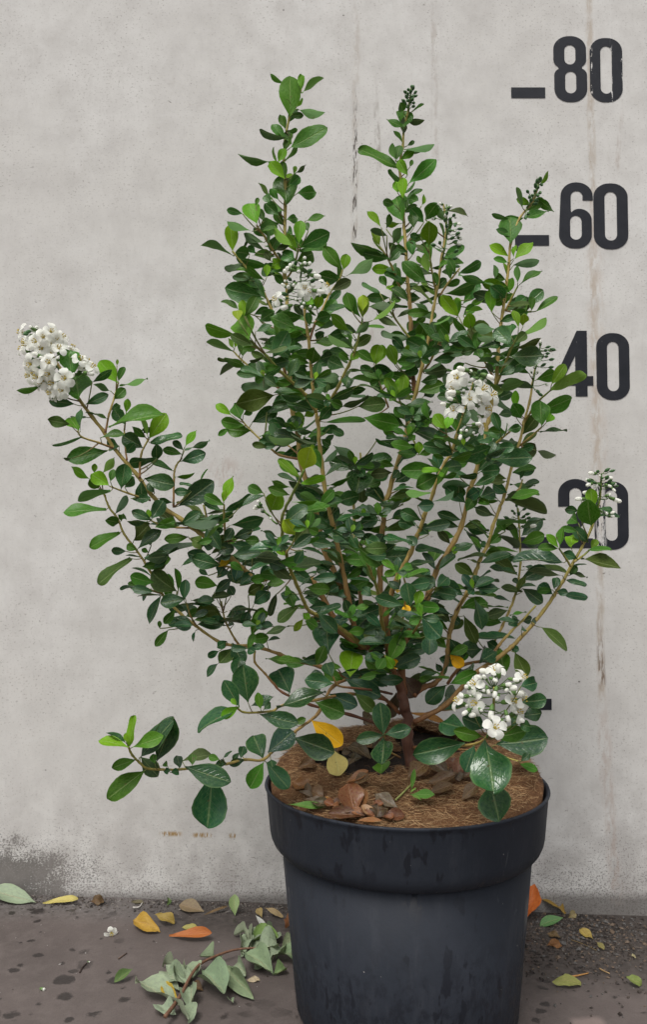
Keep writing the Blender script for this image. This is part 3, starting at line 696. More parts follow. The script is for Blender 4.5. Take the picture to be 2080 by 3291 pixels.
# each leaf the photograph shows: base x y, tip x y, width, kind (d dark, t blue-green, m mid, b young, l lime, u matt underside, o olive, Y yellow)
leaves('Z1', '''725 385 725 118 145 m -6;680 150 592 85 40 m;800 190 803 92 50 b;805 215 940 110 50 m;775 310 810 255 25 b;770 330 950 350 40 d;690 470 660 375 52 m;
710 495 770 470 35 m;700 530 520 495 45 u;718 560 645 490 25 m;720 600 965 470 120 m;730 570 735 480 15 b;595 700 380 645 45 d;625 690 597 600 30 b;640 700 685 610 60 b;
685 815 590 705 80 b;690 810 670 700 50 m;745 785 825 722 14 u;750 780 760 730 30 b;720 860 780 800 70 d;692 990 690 820 165 m -8;775 915 893 910 95 d;600 960 510 850 35 b;
590 980 545 930 60 d;640 960 590 890 50 m;490 1125 435 985 120 b -5;480 1000 500 950 30 m;390 1060 285 1030 50 t;640 1070 560 990 85 d;660 1060 640 1020 40 d;640 1130 525 1160 120 t;
540 1110 510 1030 50 d;700 1100 770 1090 60 d;830 1110 960 1080 45 m;455 1180 295 1115 50 m;320 1320 310 1150 90 b;330 1355 132 1260 45 m;540 1260 410 1215 50 d;540 1310 420 1245 45 d;
440 1340 350 1320 90 d;650 1200 590 1310 80 d;785 1265 790 1108 80 b -6;750 1295 615 1165 50 b;740 1200 690 1170 70 d;850 1180 830 1130 50 d;795 1290 985 1200 120 d;790 1320 965 1275 70 m -4;
760 1380 670 1340 95 d;770 1390 890 1330 110 m;1090 1450 965 1300 90 m;1095 1450 1120 1350 70 b;1105 1500 1290 1390 45 m;1060 1522 945 1500 100 d;560 1425 365 1370 70 m;540 1522 430 1430 60 m;
660 1390 600 1420 80 b;560 1500 560 1420 50 b;720 1430 650 1400 60 m;620 1480 520 1440 90 d;450 1510 330 1500 50 d;480 1330 430 1300 60 d;590 1390 550 1330 50 u''')
leaves('Z2', '''380 405 375 310 105 m -6;375 300 360 265 50 d;430 300 497 263 18 m;340 640 120 535 50 m;325 600 300 510 30 m;330 600 350 505 55 m;385 535 550 500 40 d;400 510 440 485 25 d;
400 690 345 600 60 b;410 740 565 610 90 m;415 640 430 600 25 m;370 830 375 715 60 b;340 800 330 735 45 b;370 970 325 815 130 m -6;320 870 255 850 50 d;395 830 455 850 60 m;390 900 400 850 25 d;
485 880 510 815 20 b;500 980 430 900 75 d;510 960 570 870 85 m;530 1120 535 990 100 b -4;240 1010 160 920 45 b;270 1020 290 935 35 m;230 1120 190 1025 50 l;440 1010 430 930 60 d;275 1060 180 1030 40 d;
300 1130 360 1020 40 m;340 1110 350 1050 60 d;250 1170 70 1110 50 t;290 1200 140 1170 80 d;290 1220 350 1150 50 d;430 1180 420 1090 60 d;480 1070 420 1060 40 d;450 1150 550 1130 70 d;400 1160 325 1130 45 d;
530 1290 505 1180 35 b;490 1240 460 1190 30 b;330 1290 290 1240 70 d;520 1350 380 1230 90 m;620 1200 740 1130 60 m;590 1260 640 1210 30 m;720 1290 840 1230 50 d;925 1360 730 1300 45 d;380 1350 270 1290 40 d;
270 1370 240 1310 45 m;230 1410 130 1355 40 d;290 1440 160 1440 60 d;300 1460 340 1430 70 m;300 1400 290 1370 45 b;330 1490 170 1490 50 d;480 1440 390 1440 60 d;60 1522 30 1420 70 m;125 1522 130 1430 60 l;
1030 1110 1030 955 135 m -6;1105 890 1070 775 40 m;1090 960 1255 915 35 m;1020 960 925 930 35 d;1050 1210 1160 1110 65 b;1050 1200 1060 1120 25 b;1050 1240 1195 1215 60 d;1015 1225 935 1200 35 m;
1075 1350 1075 1250 35 m;1075 1370 1210 1275 35 m;940 1330 930 1245 25 m;1000 1330 940 1310 55 m;1030 1410 945 1350 50 m;1000 1440 930 1380 80 t;910 1520 910 1400 65 b -5;1130 1480 1225 1400 80 d;
1050 1490 1120 1440 70 d;1190 1522 1310 1440 50 m;1160 1520 1165 1440 40 m;800 1450 820 1340 70 d;620 1420 810 1350 60 t;740 1480 830 1370 70 m;680 1500 610 1430 80 m;710 1522 705 1440 45 b;770 1500 870 1450 40 b;
760 1522 850 1500 30 b;470 1350 440 1290 50 m;560 1390 640 1330 55 d;450 1400 520 1380 50 d''')
leaves('Z3', '''550 610 530 465 210 m -20;490 450 490 285 140 m -22;640 500 770 415 50 d;290 520 125 550 45 m;520 650 355 625 75 d;600 650 745 590 70 d;745 750 610 705 35 m;775 560 660 520 35 d;820 500 710 355 110 b -5;
825 490 860 395 40 m;815 380 820 340 20 b;835 520 1015 480 40 m;795 615 870 550 70 m;780 690 830 655 50 d;545 835 490 730 105 b;490 790 345 760 80 o;600 740 500 740 20 d;560 840 560 690 25 d;570 880 380 935 35 d;
745 975 490 1040 130 m;500 1030 445 1035 20 u;700 885 850 850 50 m -8;830 940 760 930 90 d;870 790 800 690 90 d;760 810 1095 690 120 m -4;880 710 893 620 50 b;1040 890 1150 725 110 b -4;1030 870 990 725 40 b;
1025 890 930 810 40 m;1000 850 1040 810 60 d;995 955 870 870 110 t;1050 920 1255 880 75 d;880 990 930 930 70 d;1095 1030 915 1060 70 d -6;1095 1040 1090 955 80 d;1200 1110 1060 1060 60 d;1270 1000 1145 965 60 m;
1280 970 1210 910 50 t;1285 960 1360 840 45 b;1290 970 1450 905 30 d;1265 1050 1425 1000 90 t;1215 1160 1350 1140 30 m;640 1180 505 1100 45 b;655 1130 660 1070 40 b;710 1140 790 1030 45 b;760 1220 650 1140 95 b -4;
770 1190 790 1110 50 m;690 1240 630 1180 70 m;845 1240 870 1080 110 d;930 1140 800 1150 40 d;870 1230 935 1170 70 d;770 1255 560 1310 65 m;740 1385 465 1400 80 m;810 1410 885 1300 55 d;985 1185 985 1330 80 d -8;
910 1310 1040 1310 60 d;1010 1170 1200 1210 120 d -8;1080 1270 1030 1210 50 d;1220 1340 1110 1310 35 d;1335 1260 1225 1265 60 d;1250 1360 1480 1210 150 t;1350 1220 1260 1205 30 d;1400 1180 1450 1110 25 m;
850 1460 860 1420 60 m;830 1480 760 1460 70 m;1060 1450 1130 1330 110 t;1060 1460 930 1400 70 d;1030 1470 900 1470 35 d;1045 1455 1035 1390 35 b -6;1085 1510 1215 1470 70 m;1270 1480 1390 1410 80 d;1280 1490 1520 1460 80 d''')
leaves('Z4', '''530 330 280 290 130 d;550 290 350 210 70 m -5;440 220 335 200 40 m;360 420 255 355 40 m;400 470 390 365 60 b;410 470 490 340 80 m;360 500 355 435 70 l;440 640 380 490 165 b -8;340 600 140 555 60 b;
325 715 150 660 50 m;330 700 290 630 30 b;335 690 360 620 40 b;380 700 480 690 50 m;390 750 400 650 90 m;390 795 235 850 35 u;500 870 430 820 90 d;660 830 555 830 50 m -8;660 820 670 795 40 b;600 760 700 590 120 t;
540 750 450 790 20 u;480 580 590 540 40 d;510 500 600 440 90 d;470 460 560 410 50 d;620 940 400 970 60 d;620 1020 365 1070 150 o;310 1160 210 1090 60 b;380 1190 340 1090 100 m -4;395 1160 450 1130 50 m;
450 1270 290 1260 100 m;300 1250 225 1300 40 m;460 1210 620 1130 110 d;560 1140 790 1090 70 d;520 1340 610 1290 80 m;800 1330 620 1290 90 d -10;835 1320 1010 1260 60 m -8;560 1210 680 1220 80 d;680 1240 770 1210 80 d;
810 1265 760 1165 110 b -14;820 1170 890 1130 60 b -12;640 1020 720 980 70 d;830 1040 960 1090 80 d -10;680 1020 770 960 60 m;860 800 720 760 70 m;870 800 900 705 100 m -10;920 780 1010 740 90 d;690 710 800 690 80 d;
740 610 850 610 60 d;790 570 600 480 80 m;900 640 960 600 80 d;980 610 1130 580 80 t;890 520 1010 520 70 b;900 490 1000 460 80 d;860 540 850 450 50 d;1160 590 1010 465 70 b;1150 690 1000 610 50 m;
1150 670 1130 600 25 m;1160 690 1280 610 70 o;1180 590 1270 520 50 m;1225 490 1120 320 80 m -3;1230 480 1240 335 80 l -5;1300 500 1460 395 45 b;1140 780 1070 730 50 m;1140 780 1195 730 60 b;1100 830 1000 780 100 t;
1080 890 960 890 40 d;1130 880 1110 960 80 d;1080 990 1240 980 60 d;1210 950 1340 970 25 u;970 1010 930 930 60 d;980 1010 975 950 50 m;1090 1100 1260 1040 40 u;1200 1100 1380 1080 110 o;980 1210 1230 1200 70 m;
1000 1250 1090 1300 60 d;1240 1180 1470 1220 120 m -30;910 420 930 330 70 b;850 410 870 340 60 b;950 480 1040 360 80 m;1310 800 1340 680 90 b;1470 810 1420 690 80 b;1320 800 1200 720 60 m;1450 870 1300 840 60 d;
1480 1030 1400 910 70 b -4;1470 1040 1500 910 70 b -4;740 700 700 640 60 d;700 880 790 850 60 d;760 920 830 880 70 d;640 900 600 920 50 d;960 860 1000 900 60 d;820 1220 730 1180 50 d;1000 1130 1060 1080 70 d;940 1330 1000 1370 60 d;600 1080 680 1040 60 d''')
leaves('Z5', '''560 240 455 110 70 b;550 240 550 130 50 b;590 230 660 170 60 m;775 210 765 75 70 b -5;830 110 800 60 80 t;620 350 520 270 50 m;640 320 620 235 80 b -4;800 400 640 320 150 o -6;900 420 810 320 110 t -8;
830 270 910 240 50 d;900 360 900 290 70 d;950 310 925 200 40 b;980 300 985 225 60 l;970 360 1120 265 60 b;1000 200 960 150 70 m;900 500 1090 500 130 t;640 440 530 410 50 m;750 540 700 460 60 m;440 470 600 465 70 d;
500 400 590 390 60 d;430 390 390 280 70 t;500 350 430 280 90 m -4;300 400 340 290 90 m;290 510 190 470 70 d;190 610 290 590 60 d;140 610 10 570 70 d;160 590 280 550 40 m;20 550 50 430 90 b;145 560 110 430 70 b;
340 610 470 580 90 u;160 770 100 650 60 b;180 770 210 630 75 b -5;150 790 110 720 60 m;160 870 290 830 80 m;195 950 450 1070 90 t -25;470 970 400 885 80 b -4;480 970 500 890 60 b;560 1000 520 900 50 m;20 1050 230 1060 50 d;
300 1140 300 1060 55 b;290 1140 165 1130 50 m;300 1140 380 1110 50 m;430 1230 200 1250 110 m -8;430 1270 290 1340 105 m -16;440 1240 325 1240 40 b -20;435 1250 455 1280 30 b -20;430 1230 420 1130 70 t;450 1230 570 1200 90 d -6;
520 1140 440 1090 80 d;540 1160 760 1120 90 d -5;560 1280 670 1275 40 d;780 1170 1020 1150 120 d -12;660 1050 770 1020 90 d;800 690 1020 710 60 d;830 990 790 870 60 d;970 900 920 820 90 m;930 840 925 730 50 b;920 870 800 770 35 d;
1100 950 1090 800 120 m;1130 930 1170 870 60 b;1080 860 1290 780 110 m -5;1090 990 1255 985 25 d;1165 680 1250 560 70 b;1160 715 1370 620 70 b -4;1070 650 1180 600 90 m;1020 610 930 555 40 d;1060 1110 1185 1140 40 u;
960 1110 1040 1080 50 d;880 1090 940 1060 80 d;870 1390 785 1350 70 d;900 1420 1120 1510 70 u;960 1300 980 1240 30 d;700 1250 820 1240 80 d;730 1330 860 1310 30 u;700 1420 780 1380 90 d;560 1430 560 1370 80 d;
610 1420 690 1380 80 t;290 1470 390 1470 80 t -15;380 930 330 800 50 m;540 760 430 760 60 d;760 640 700 600 60 d;740 760 820 720 70 d;860 620 910 580 60 d;600 540 530 580 50 m;250 700 180 690 60 d;330 760 400 720 60 d;
270 880 330 830 50 d;640 960 700 990 60 d;590 1040 640 960 60 d;400 1000 480 990 50 d;560 1090 640 1080 60 d;880 980 960 960 60 d;820 880 900 860 60 d;700 1180 640 1140 50 d''')
leaves('Z6', '''400 460 205 550 75 m;445 590 345 590 55 d;520 580 450 550 55 m;480 640 265 800 90 o;560 635 450 625 18 d;500 510 600 420 130 o;530 570 670 450 80 d -5;620 550 600 500 60 u;600 600 560 575 35 m;580 680 790 580 55 d;
600 620 910 550 18 d;560 700 690 680 70 m;800 870 620 760 140 o;810 860 800 720 50 m;580 790 510 790 60 d;590 800 520 850 45 m;560 840 415 850 20 d;620 850 555 925 25 d;690 900 600 1080 80 d;850 930 860 800 70 d;860 920 700 960 110 d;
885 970 1050 930 60 d;1100 1010 950 1000 110 o;910 1050 1010 1010 45 d;790 1000 715 1090 60 m;880 1060 745 1095 60 d;790 1120 890 1120 55 d;740 1140 655 1245 60 m;680 1130 680 1080 30 m;935 1140 905 1215 20 d;960 1090 1090 1110 70 d;
1090 1100 1125 1060 50 d;970 620 845 685 35 d;880 490 725 510 70 m;900 500 980 540 90 o;980 540 1050 560 60 d;1060 580 1190 570 90 d -5;1090 700 1165 640 50 Y;1080 770 1130 710 90 t;1200 800 1240 690 80 t;1080 830 940 800 90 m;
1060 880 1170 800 70 d;1160 830 1190 880 60 d;1240 830 1330 750 80 d;1180 900 1050 900 50 u;1300 900 1400 830 90 b;1400 860 1520 820 45 d;1340 960 1440 880 80 d;1170 410 1390 360 80 d;1040 460 1120 440 50 d;1130 520 1190 440 70 d;
1190 500 1320 450 70 d;1180 540 1320 570 80 d;1270 510 1370 520 70 m;1330 450 1370 410 60 d;1420 530 1522 530 50 m;1330 570 1480 570 70 m;830 400 950 320 70 d;840 400 1110 380 60 m;1010 330 1130 310 25 u;1140 310 1310 210 70 d;
1130 270 1000 200 70 m;1125 260 1190 80 75 b -5;1125 250 1140 170 45 b -6;1230 290 1400 210 20 d;1250 680 1380 660 60 d;1320 1180 1400 1000 90 m;1310 1000 1260 1090 70 d;1150 1010 1380 980 22 u;1180 1070 1310 1040 30 u;
1200 1100 1160 1080 60 d;1350 1140 1470 1120 20 d;1420 1170 1522 1140 40 d;1310 1210 1430 1190 80 m;1430 1220 1510 1190 25 d;1190 1230 1260 1370 110 d -12;1190 1270 1110 1370 100 o;1090 1290 1020 1320 55 d;1150 1220 1090 1260 60 d;
1095 1370 1005 1450 35 d;1250 1320 1220 1430 100 d;1000 440 1050 400 50 d;1090 640 1170 620 60 d;1020 760 960 720 40 d;1380 760 1440 700 60 d;1420 640 1500 620 60 d;1280 640 1350 600 60 d''')
leaves('Z7', '''385 240 430 90 135 l -8;400 110 400 60 80 m;350 290 215 175 70 b;370 335 520 290 60 b;150 530 200 410 130 b;100 400 0 360 70 m;260 550 590 495 60 m;330 700 250 600 100 l -5;250 775 120 745 50 m;330 740 480 720 60 m;250 800 20 775 60 d;
260 840 190 780 50 b;210 880 425 890 110 m -6;260 930 160 880 90 d;300 1000 280 960 70 d;690 660 480 560 130 t -8;720 690 590 700 100 d;750 640 890 570 90 d;740 640 950 650 50 m -8;740 660 730 600 80 m -10;760 780 920 890 110 m -4;
750 770 800 760 50 t;910 850 1125 840 110 d;650 890 560 800 80 o;690 870 720 790 70 d;720 950 620 950 140 t -30;730 960 840 920 100 d -28;600 1010 520 990 80 d;580 910 480 950 60 d;400 1060 555 1075 85 m;300 1100 240 1080 70 m;
100 1040 0 1090 80 o;110 1040 240 1030 50 m;130 1090 40 1150 90 d;190 1110 150 1250 60 u;360 1180 210 1290 80 o;320 1200 280 1120 80 m;280 1330 120 1390 50 u;380 1280 320 1360 50 l;380 1240 420 1280 50 b;400 1290 470 1330 80 m;
480 1240 610 1360 100 d -10;590 1280 660 1290 90 t;740 230 575 180 100 d;780 235 775 350 175 d -20;800 200 985 150 70 d;540 430 635 440 50 m;610 460 760 420 110 d;790 350 790 460 80 u;850 290 970 270 80 d;1080 480 890 490 60 d;
970 460 1130 420 60 m;1170 620 1060 600 90 d;1260 690 1210 640 90 t;1290 880 1310 800 100 m;1060 960 1000 920 60 d;1080 950 1130 900 60 m;1070 960 1040 1000 40 b;1080 960 1110 990 50 m;1130 1190 1110 1040 110 d -5;1150 1190 1320 1200 80 m;
1170 1190 1200 1090 70 b -6;1170 1200 1220 1170 40 b -8;1180 1220 1160 1280 90 m;1210 1260 1330 1400 150 d;1270 1380 1260 1522 110 d;1040 1100 1050 1060 70 Y;1090 1180 1110 1230 60 Y;930 1190 720 1360 110 d -20;1000 1130 920 1130 90 d;
1020 1150 1090 1260 80 d;960 1350 1010 1300 60 d;880 1350 940 1420 70 d;1000 1400 960 1450 60 d;900 1440 960 1390 50 m;1310 1060 1240 990 80 d;1320 1060 1390 990 90 d;1310 1090 1440 1120 80 d;600 640 520 660 70 d;560 700 480 700 60 d;
820 720 900 760 90 d;870 800 940 700 90 d;1030 760 960 800 80 d;1000 580 1080 540 70 d;1100 700 1170 760 70 d;640 560 700 600 60 d;430 560 350 600 60 d;450 640 400 700 60 d;380 800 330 880 70 d;430 860 390 930 60 d;560 1090 620 1060 60 d;
660 1180 740 1140 70 d;860 1120 800 1070 70 d;820 1280 900 1230 70 d;700 1080 640 1120 60 d;780 1000 720 1040 70 d;1200 1000 1260 940 60 d;980 1020 1040 1060 60 d;560 1530 530 1290 190 d -10;420 480 370 440 60 d;1000 300 1050 250 60 d;880 380 820 400 60 d;1100 340 1060 380 60 d''')
leaves('Z8', '''350 320 420 280 70 d;490 370 420 330 80 m;540 330 450 290 60 d;610 290 520 240 70 d;600 340 870 410 70 o;500 580 340 530 60 d;510 450 400 400 70 u;560 590 690 660 45 u;710 640 860 590 90 m;690 650 620 490 60 m;600 560 550 490 60 m;
1010 780 690 720 80 t;680 740 480 670 50 d;470 720 280 750 40 u;690 870 530 760 80 o;730 830 1010 820 40 o;1000 870 780 840 45 u;690 930 660 890 40 d;720 980 580 960 60 u;720 960 860 1050 90 d;930 1000 840 940 90 d;930 970 830 975 50 m -6;
940 960 960 890 60 d;960 980 1030 990 55 t;1010 1000 1160 1030 60 d;1030 900 1155 940 40 d;1040 850 1165 880 25 u;1070 800 1160 795 15 d;1050 870 1090 800 60 m;1130 750 1380 810 60 o;1180 690 1330 690 45 m;1200 680 1240 620 50 b;
970 680 835 675 50 m;975 680 890 590 40 b;980 670 1000 540 40 m;1060 670 1060 590 90 b;1180 640 1080 540 80 d -5;1100 750 1010 710 70 d;1200 520 1170 390 150 m -5;1110 500 1040 460 90 m;1110 420 1025 400 60 d;1210 400 1200 270 80 b -6;
1250 400 1340 410 30 d;1250 450 1390 450 30 d;1100 560 1000 540 50 m;380 870 260 790 80 o;420 780 340 760 25 u;460 670 430 640 50 d;400 930 470 910 70 d;390 940 320 940 70 d;410 950 470 990 60 d;400 920 390 870 50 d;380 1020 440 1230 90 d -10;
620 1110 480 1150 70 u;310 1150 390 1330 90 o;640 1190 690 1160 60 d;690 1180 640 1210 60 d;720 1190 780 1170 60 d;780 1190 820 1180 50 d;710 1250 740 1230 50 d;850 1230 1040 1360 80 o;400 1310 640 1270 50 d;590 1310 400 1300 40 d;
210 1310 300 1440 100 d -6;430 1380 310 1390 120 d;540 1400 450 1450 110 d;470 1330 540 1370 70 d;240 730 250 670 40 b;630 1370 690 1390 50 d;210 1150 280 1200 60 d;130 1180 200 1160 60 d;180 1300 120 1330 50 u''')
leaves('Y1', '''245 765 55 700 75 b;245 760 290 560 75 b -4;235 740 105 660 25 d;230 730 225 670 35 b;270 765 470 690 90 m -4;320 840 540 600 110 d;440 860 560 580 165 d;295 850 140 900 80 m;355 930 110 1110 130 m -6;330 830 440 960 110 u 12;430 880 410 820 50 m;
600 910 590 830 65 d;520 900 490 870 40 m;490 930 530 930 45 d;540 940 600 930 50 d;640 900 935 1000 150 d -8;832 955 800 1295 240 d;690 890 690 820 60 m;620 860 800 805 70 u 15;880 850 810 830 50 m;905 840 965 795 20 d;930 880 880 870 50 d;
1060 850 960 880 55 d;1030 840 1050 760 65 d;1180 840 1120 670 150 d;1190 870 1100 1035 115 m -5;1210 870 1350 1040 125 d;1220 800 1390 670 160 t -5;1240 850 1250 900 70 d;1000 500 730 610 75 d;1015 480 900 550 70 b -5;1020 480 920 310 110 d;
1080 450 1050 205 180 d -4;1000 470 965 430 35 b;1090 480 1245 420 60 d;1170 500 1150 390 60 m;1190 500 1235 460 50 d;1165 535 1410 600 115 d -6;1400 600 1480 570 50 m;1020 800 980 850 40 d;850 900 900 870 50 d''')
leaves('Y2', '''100 440 470 330 130 d -5;205 320 130 140 210 d -4;240 690 550 780 210 d -12;420 400 640 470 165 m -6;450 310 420 150 120 t;530 330 740 420 125 t;700 190 715 -20 190 b -10;550 190 510 90 110 d;660 210 930 340 150 t -6;760 150 1010 230 120 d;
740 330 890 460 110 o;970 660 950 420 150 d;975 665 765 700 100 d;985 660 1180 620 115 d;975 690 975 890 185 d -4;960 880 960 975 140 m;385 545 610 740 165 Y;985 30 930 120 90 m;990 20 1050 110 80 b;1060 30 1075 120 60 Y;980 10 830 40 80 d;
1480 260 1340 400 130 d;1400 80 1440 140 50 d;1420 150 1280 180 60 d;1380 210 1310 200 60 m''')
leaves('Y3', '''620 780 235 870 200 d -10;790 760 870 1150 320 d -14 -150 -;830 1090 895 1395 265 d 0 -150 -;880 790 1270 760 240 d -2;860 740 1100 690 130 m -10;770 730 545 690 110 m -10;790 660 620 570 140 d -6;620 660 450 620 180 d;620 480 430 380 220 d 10;
700 800 630 1000 150 d;1090 450 1275 430 120 d 10;1080 320 1205 290 120 d 10;1090 560 1235 540 110 d 8;1060 620 1160 650 90 d;1080 930 1150 870 60 d;1070 950 1205 1000 60 m;750 130 850 40 170 d;910 10 930 165 135 m -5;1030 40 1120 220 120 o;
560 170 640 290 110 d;680 260 620 150 150 d;500 0 600 100 125 d;500 60 600 150 95 Y;820 1000 930 900 100 d 10;700 560 640 500 100 d;1000 640 1060 560 110 d 4''')

# ------------------------------------------------------------------ more leaves deeper in the bush, along every stem
rf = random.Random(21)
for si, S in enumerate(list(S_ALL)):
    if si == TRUNK: continue
    q = S['q']; acc = 0
    for a, b in zip(q, q[1:]):
        acc += math.hypot(a[0] - b[0], a[1] - b[1])
        if acc < 19: continue
        acc = 0; x, y = b[0], b[1]
        dx, dy = x / 1.3666, y / 1.3666
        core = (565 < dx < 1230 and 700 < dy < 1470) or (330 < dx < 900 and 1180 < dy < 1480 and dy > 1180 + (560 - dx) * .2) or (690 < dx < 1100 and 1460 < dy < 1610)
        upper = not core and dy < 720 and 480 < dx < 1300 and dy > 260
        if not (core or upper) or rf.random() < .12: continue
        if upper:
            ang = rf.choice((.5, 2.6)) + rf.gauss(0, .45); l = rf.uniform(40, 72)
            add_leaf(x, y, x + math.cos(ang) * l, y - math.sin(ang) * l, l * rf.choice((.2, .35, .5)), rf.choice('mmmdbu'), dep=b[2] + rf.uniform(-.01, .02), conn=False); continue
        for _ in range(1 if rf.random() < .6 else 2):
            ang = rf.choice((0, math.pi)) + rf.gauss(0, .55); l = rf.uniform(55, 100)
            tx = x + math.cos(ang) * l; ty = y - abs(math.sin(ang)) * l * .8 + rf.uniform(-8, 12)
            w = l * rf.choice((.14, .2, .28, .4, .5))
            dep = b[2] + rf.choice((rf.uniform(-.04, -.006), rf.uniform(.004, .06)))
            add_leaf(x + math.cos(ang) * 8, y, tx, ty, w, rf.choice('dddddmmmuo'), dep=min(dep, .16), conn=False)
# short side shoots seen end-on: small whorls of leaves in the thick of the bush
for _ in range(68):
    si = rf.randrange(len(S_ALL) - 1); q = rf.choice(S_ALL[si]['q']); x, y = q[0] + rf.uniform(-50, 50), q[1] + rf.uniform(-40, 40); dx, dy = x / 1.3666, y / 1.3666
    if not ((560 < dx < 1130 and 1060 < dy < 1540) or (600 < dx < 1200 and 760 < dy < 1100)): continue
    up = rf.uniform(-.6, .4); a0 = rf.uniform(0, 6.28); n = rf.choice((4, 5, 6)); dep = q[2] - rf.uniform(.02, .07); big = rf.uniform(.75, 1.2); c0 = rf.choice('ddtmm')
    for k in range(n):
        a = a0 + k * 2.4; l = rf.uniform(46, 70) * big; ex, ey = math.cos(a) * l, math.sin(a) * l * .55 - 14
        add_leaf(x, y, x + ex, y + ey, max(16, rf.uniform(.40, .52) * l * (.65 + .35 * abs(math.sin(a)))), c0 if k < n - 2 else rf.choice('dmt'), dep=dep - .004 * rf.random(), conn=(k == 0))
    add_leaf(x, y, x + rf.uniform(-12, 12), y - rf.uniform(16, 30), 14, rf.choice('bbm'), dep=dep - .008, conn=False)
# ------------------------------------------------------------------ build the shrub from it
foot = S_ALL[TRUNK]['q'][-2]; FOOT = at_y(foot[0], foot[1], Y0)
shrub = tag(empty('flowering_shrub', FOOT), 'glossy green shrub with white flower clusters growing in the dark pot', 'shrub')
shrub_inv = Matrix.Translation(-FOOT)
def tube(P, R, C, seg=7):
    v = []; f = []; col = []
    N = len(P); t0 = (P[1] - P[0]).normalized(); nrm = t0.orthogonal().normalized()
    for i, p in enumerate(P):
        t = (P[min(i + 1, N - 1)] - P[max(i - 1, 0)]).normalized(); nrm = (nrm - t * nrm.dot(t)).normalized(); bi = t.cross(nrm)
        for k in range(seg):
            a = 2 * math.pi * k / seg; v.append(p + (nrm * math.cos(a) + bi * math.sin(a)) * R[i]); col.append(C[i])
    for i in range(N - 1):
        for k in range(seg):
            m = (k + 1) % seg; f.append((i * seg + k, i * seg + m, (i + 1) * seg + m, (i + 1) * seg + k))
    v.append(P[0]); col.append(C[0]); c0 = len(v) - 1; v.append(P[-1]); col.append(C[-1]); c1 = len(v) - 1
    for k in range(seg):
        m = (k + 1) % seg; f.append((c0, m, k)); f.append((c1, (N - 1) * seg + k, (N - 1) * seg + m))
    return v, f, col
def col_attr(o, col):
    at = o.data.color_attributes.new('Col', 'FLOAT_COLOR', 'POINT')
    at.data.foreach_set('color', [x for c in col for x in (tuple(c) + (1.0,))[:4]])
BR = []
rb = random.Random(3)
for si, S in enumerate(S_ALL):
    q = S['q']; P = []; R = []; C = []; N = len(q)
    for i, p in enumerate(q):
        w = at_y(p[0], p[1], Y0 + p[2]); s = (w - CAM).y / F
        r = p[3] * s * 1.08
        if i % 5 == 0 and 0 < i < N - 1 and si != TRUNK: r *= 1.22          # nodes
        jit = 0.25 if si == TRUNK else .12
        P.append(w - FOOT + Vector((rb.gauss(0, 1), rb.gauss(0, 1), 0)) * r * jit); R.append(r * (1 + rb.gauss(0, .05)))
        C.append(lerp3(S['ramp'], i / (N - 1)))
    if si == TRUNK: R[-1] *= 1.3; R[-2] *= 1.15
    v, f, c = tube(P, R, C, 12 if si == TRUNK else 7)
    o = mesh_obj('trunk' if si == TRUNK else 'branch', v, f, M_BARK, shrub); col_attr(o, c); BR.append(o)
# leaf stalks, one mass
v = []; f = []; c = []
for (a, b, r, colr) in CONN:
    m = (a + b) / 2 + Vector((0, 0, -.12 * (a - b).length))
    P = [(1 - t) ** 2 * a + 2 * t * (1 - t) * m + t * t * b - FOOT for t in (0, .25, .5, .75, 1)]
    cc = [(.16, .19, .05)] * 3 + [(.22, .14, .055)] * 2
    vv, ff, c2 = tube(P, [r * .8, r * .85, r * .9, r, r * 1.1], cc, 5)
    n = len(v); v += vv; f += [tuple(i + n for i in q) for q in ff]; c += c2
st = mesh_obj('leaf_stalks', v, f, M_BARK, shrub); col_attr(st, c); st['kind'] = 'stuff'
# the 300 leaves that show largest are parts of their branch, the rest one mass
LEAVES.sort(key=lambda t: -t[2])
rv = random.Random(8)
sv = []; sf = []; suv = []; scl = []
for i, (M, colr, area, si) in enumerate(LEAVES):
    k = rv.randrange(len(LEAF_G))
    if i < 298:
        o = inst('leaf', LEAF_M[k], BR[si]); o.matrix_parent_inverse = Matrix.Identity(4)
        o.matrix_local = shrub_inv @ M; o.color = colr
        if colr[0] > .3: o['label'] = 'yellowed leaf'
    else:
        g = LEAF_G[k]; n = len(sv)
        sv += [(shrub_inv @ M) @ Vector(p) for p in g[0]]; suv += g[1]; sf += [tuple(j + n for j in q) for q in g[2]]; scl += [colr] * len(g[0])
lm = mesh_obj('leaf_mass', sv, sf, M_LEAFS, shrub); lm['kind'] = 'stuff'; col_attr(lm, scl)
lay = lm.data.uv_layers.new(name='UVMap')
for lp in lm.data.loops: lay.data[lp.index].uv = suv[lp.vertex_index]
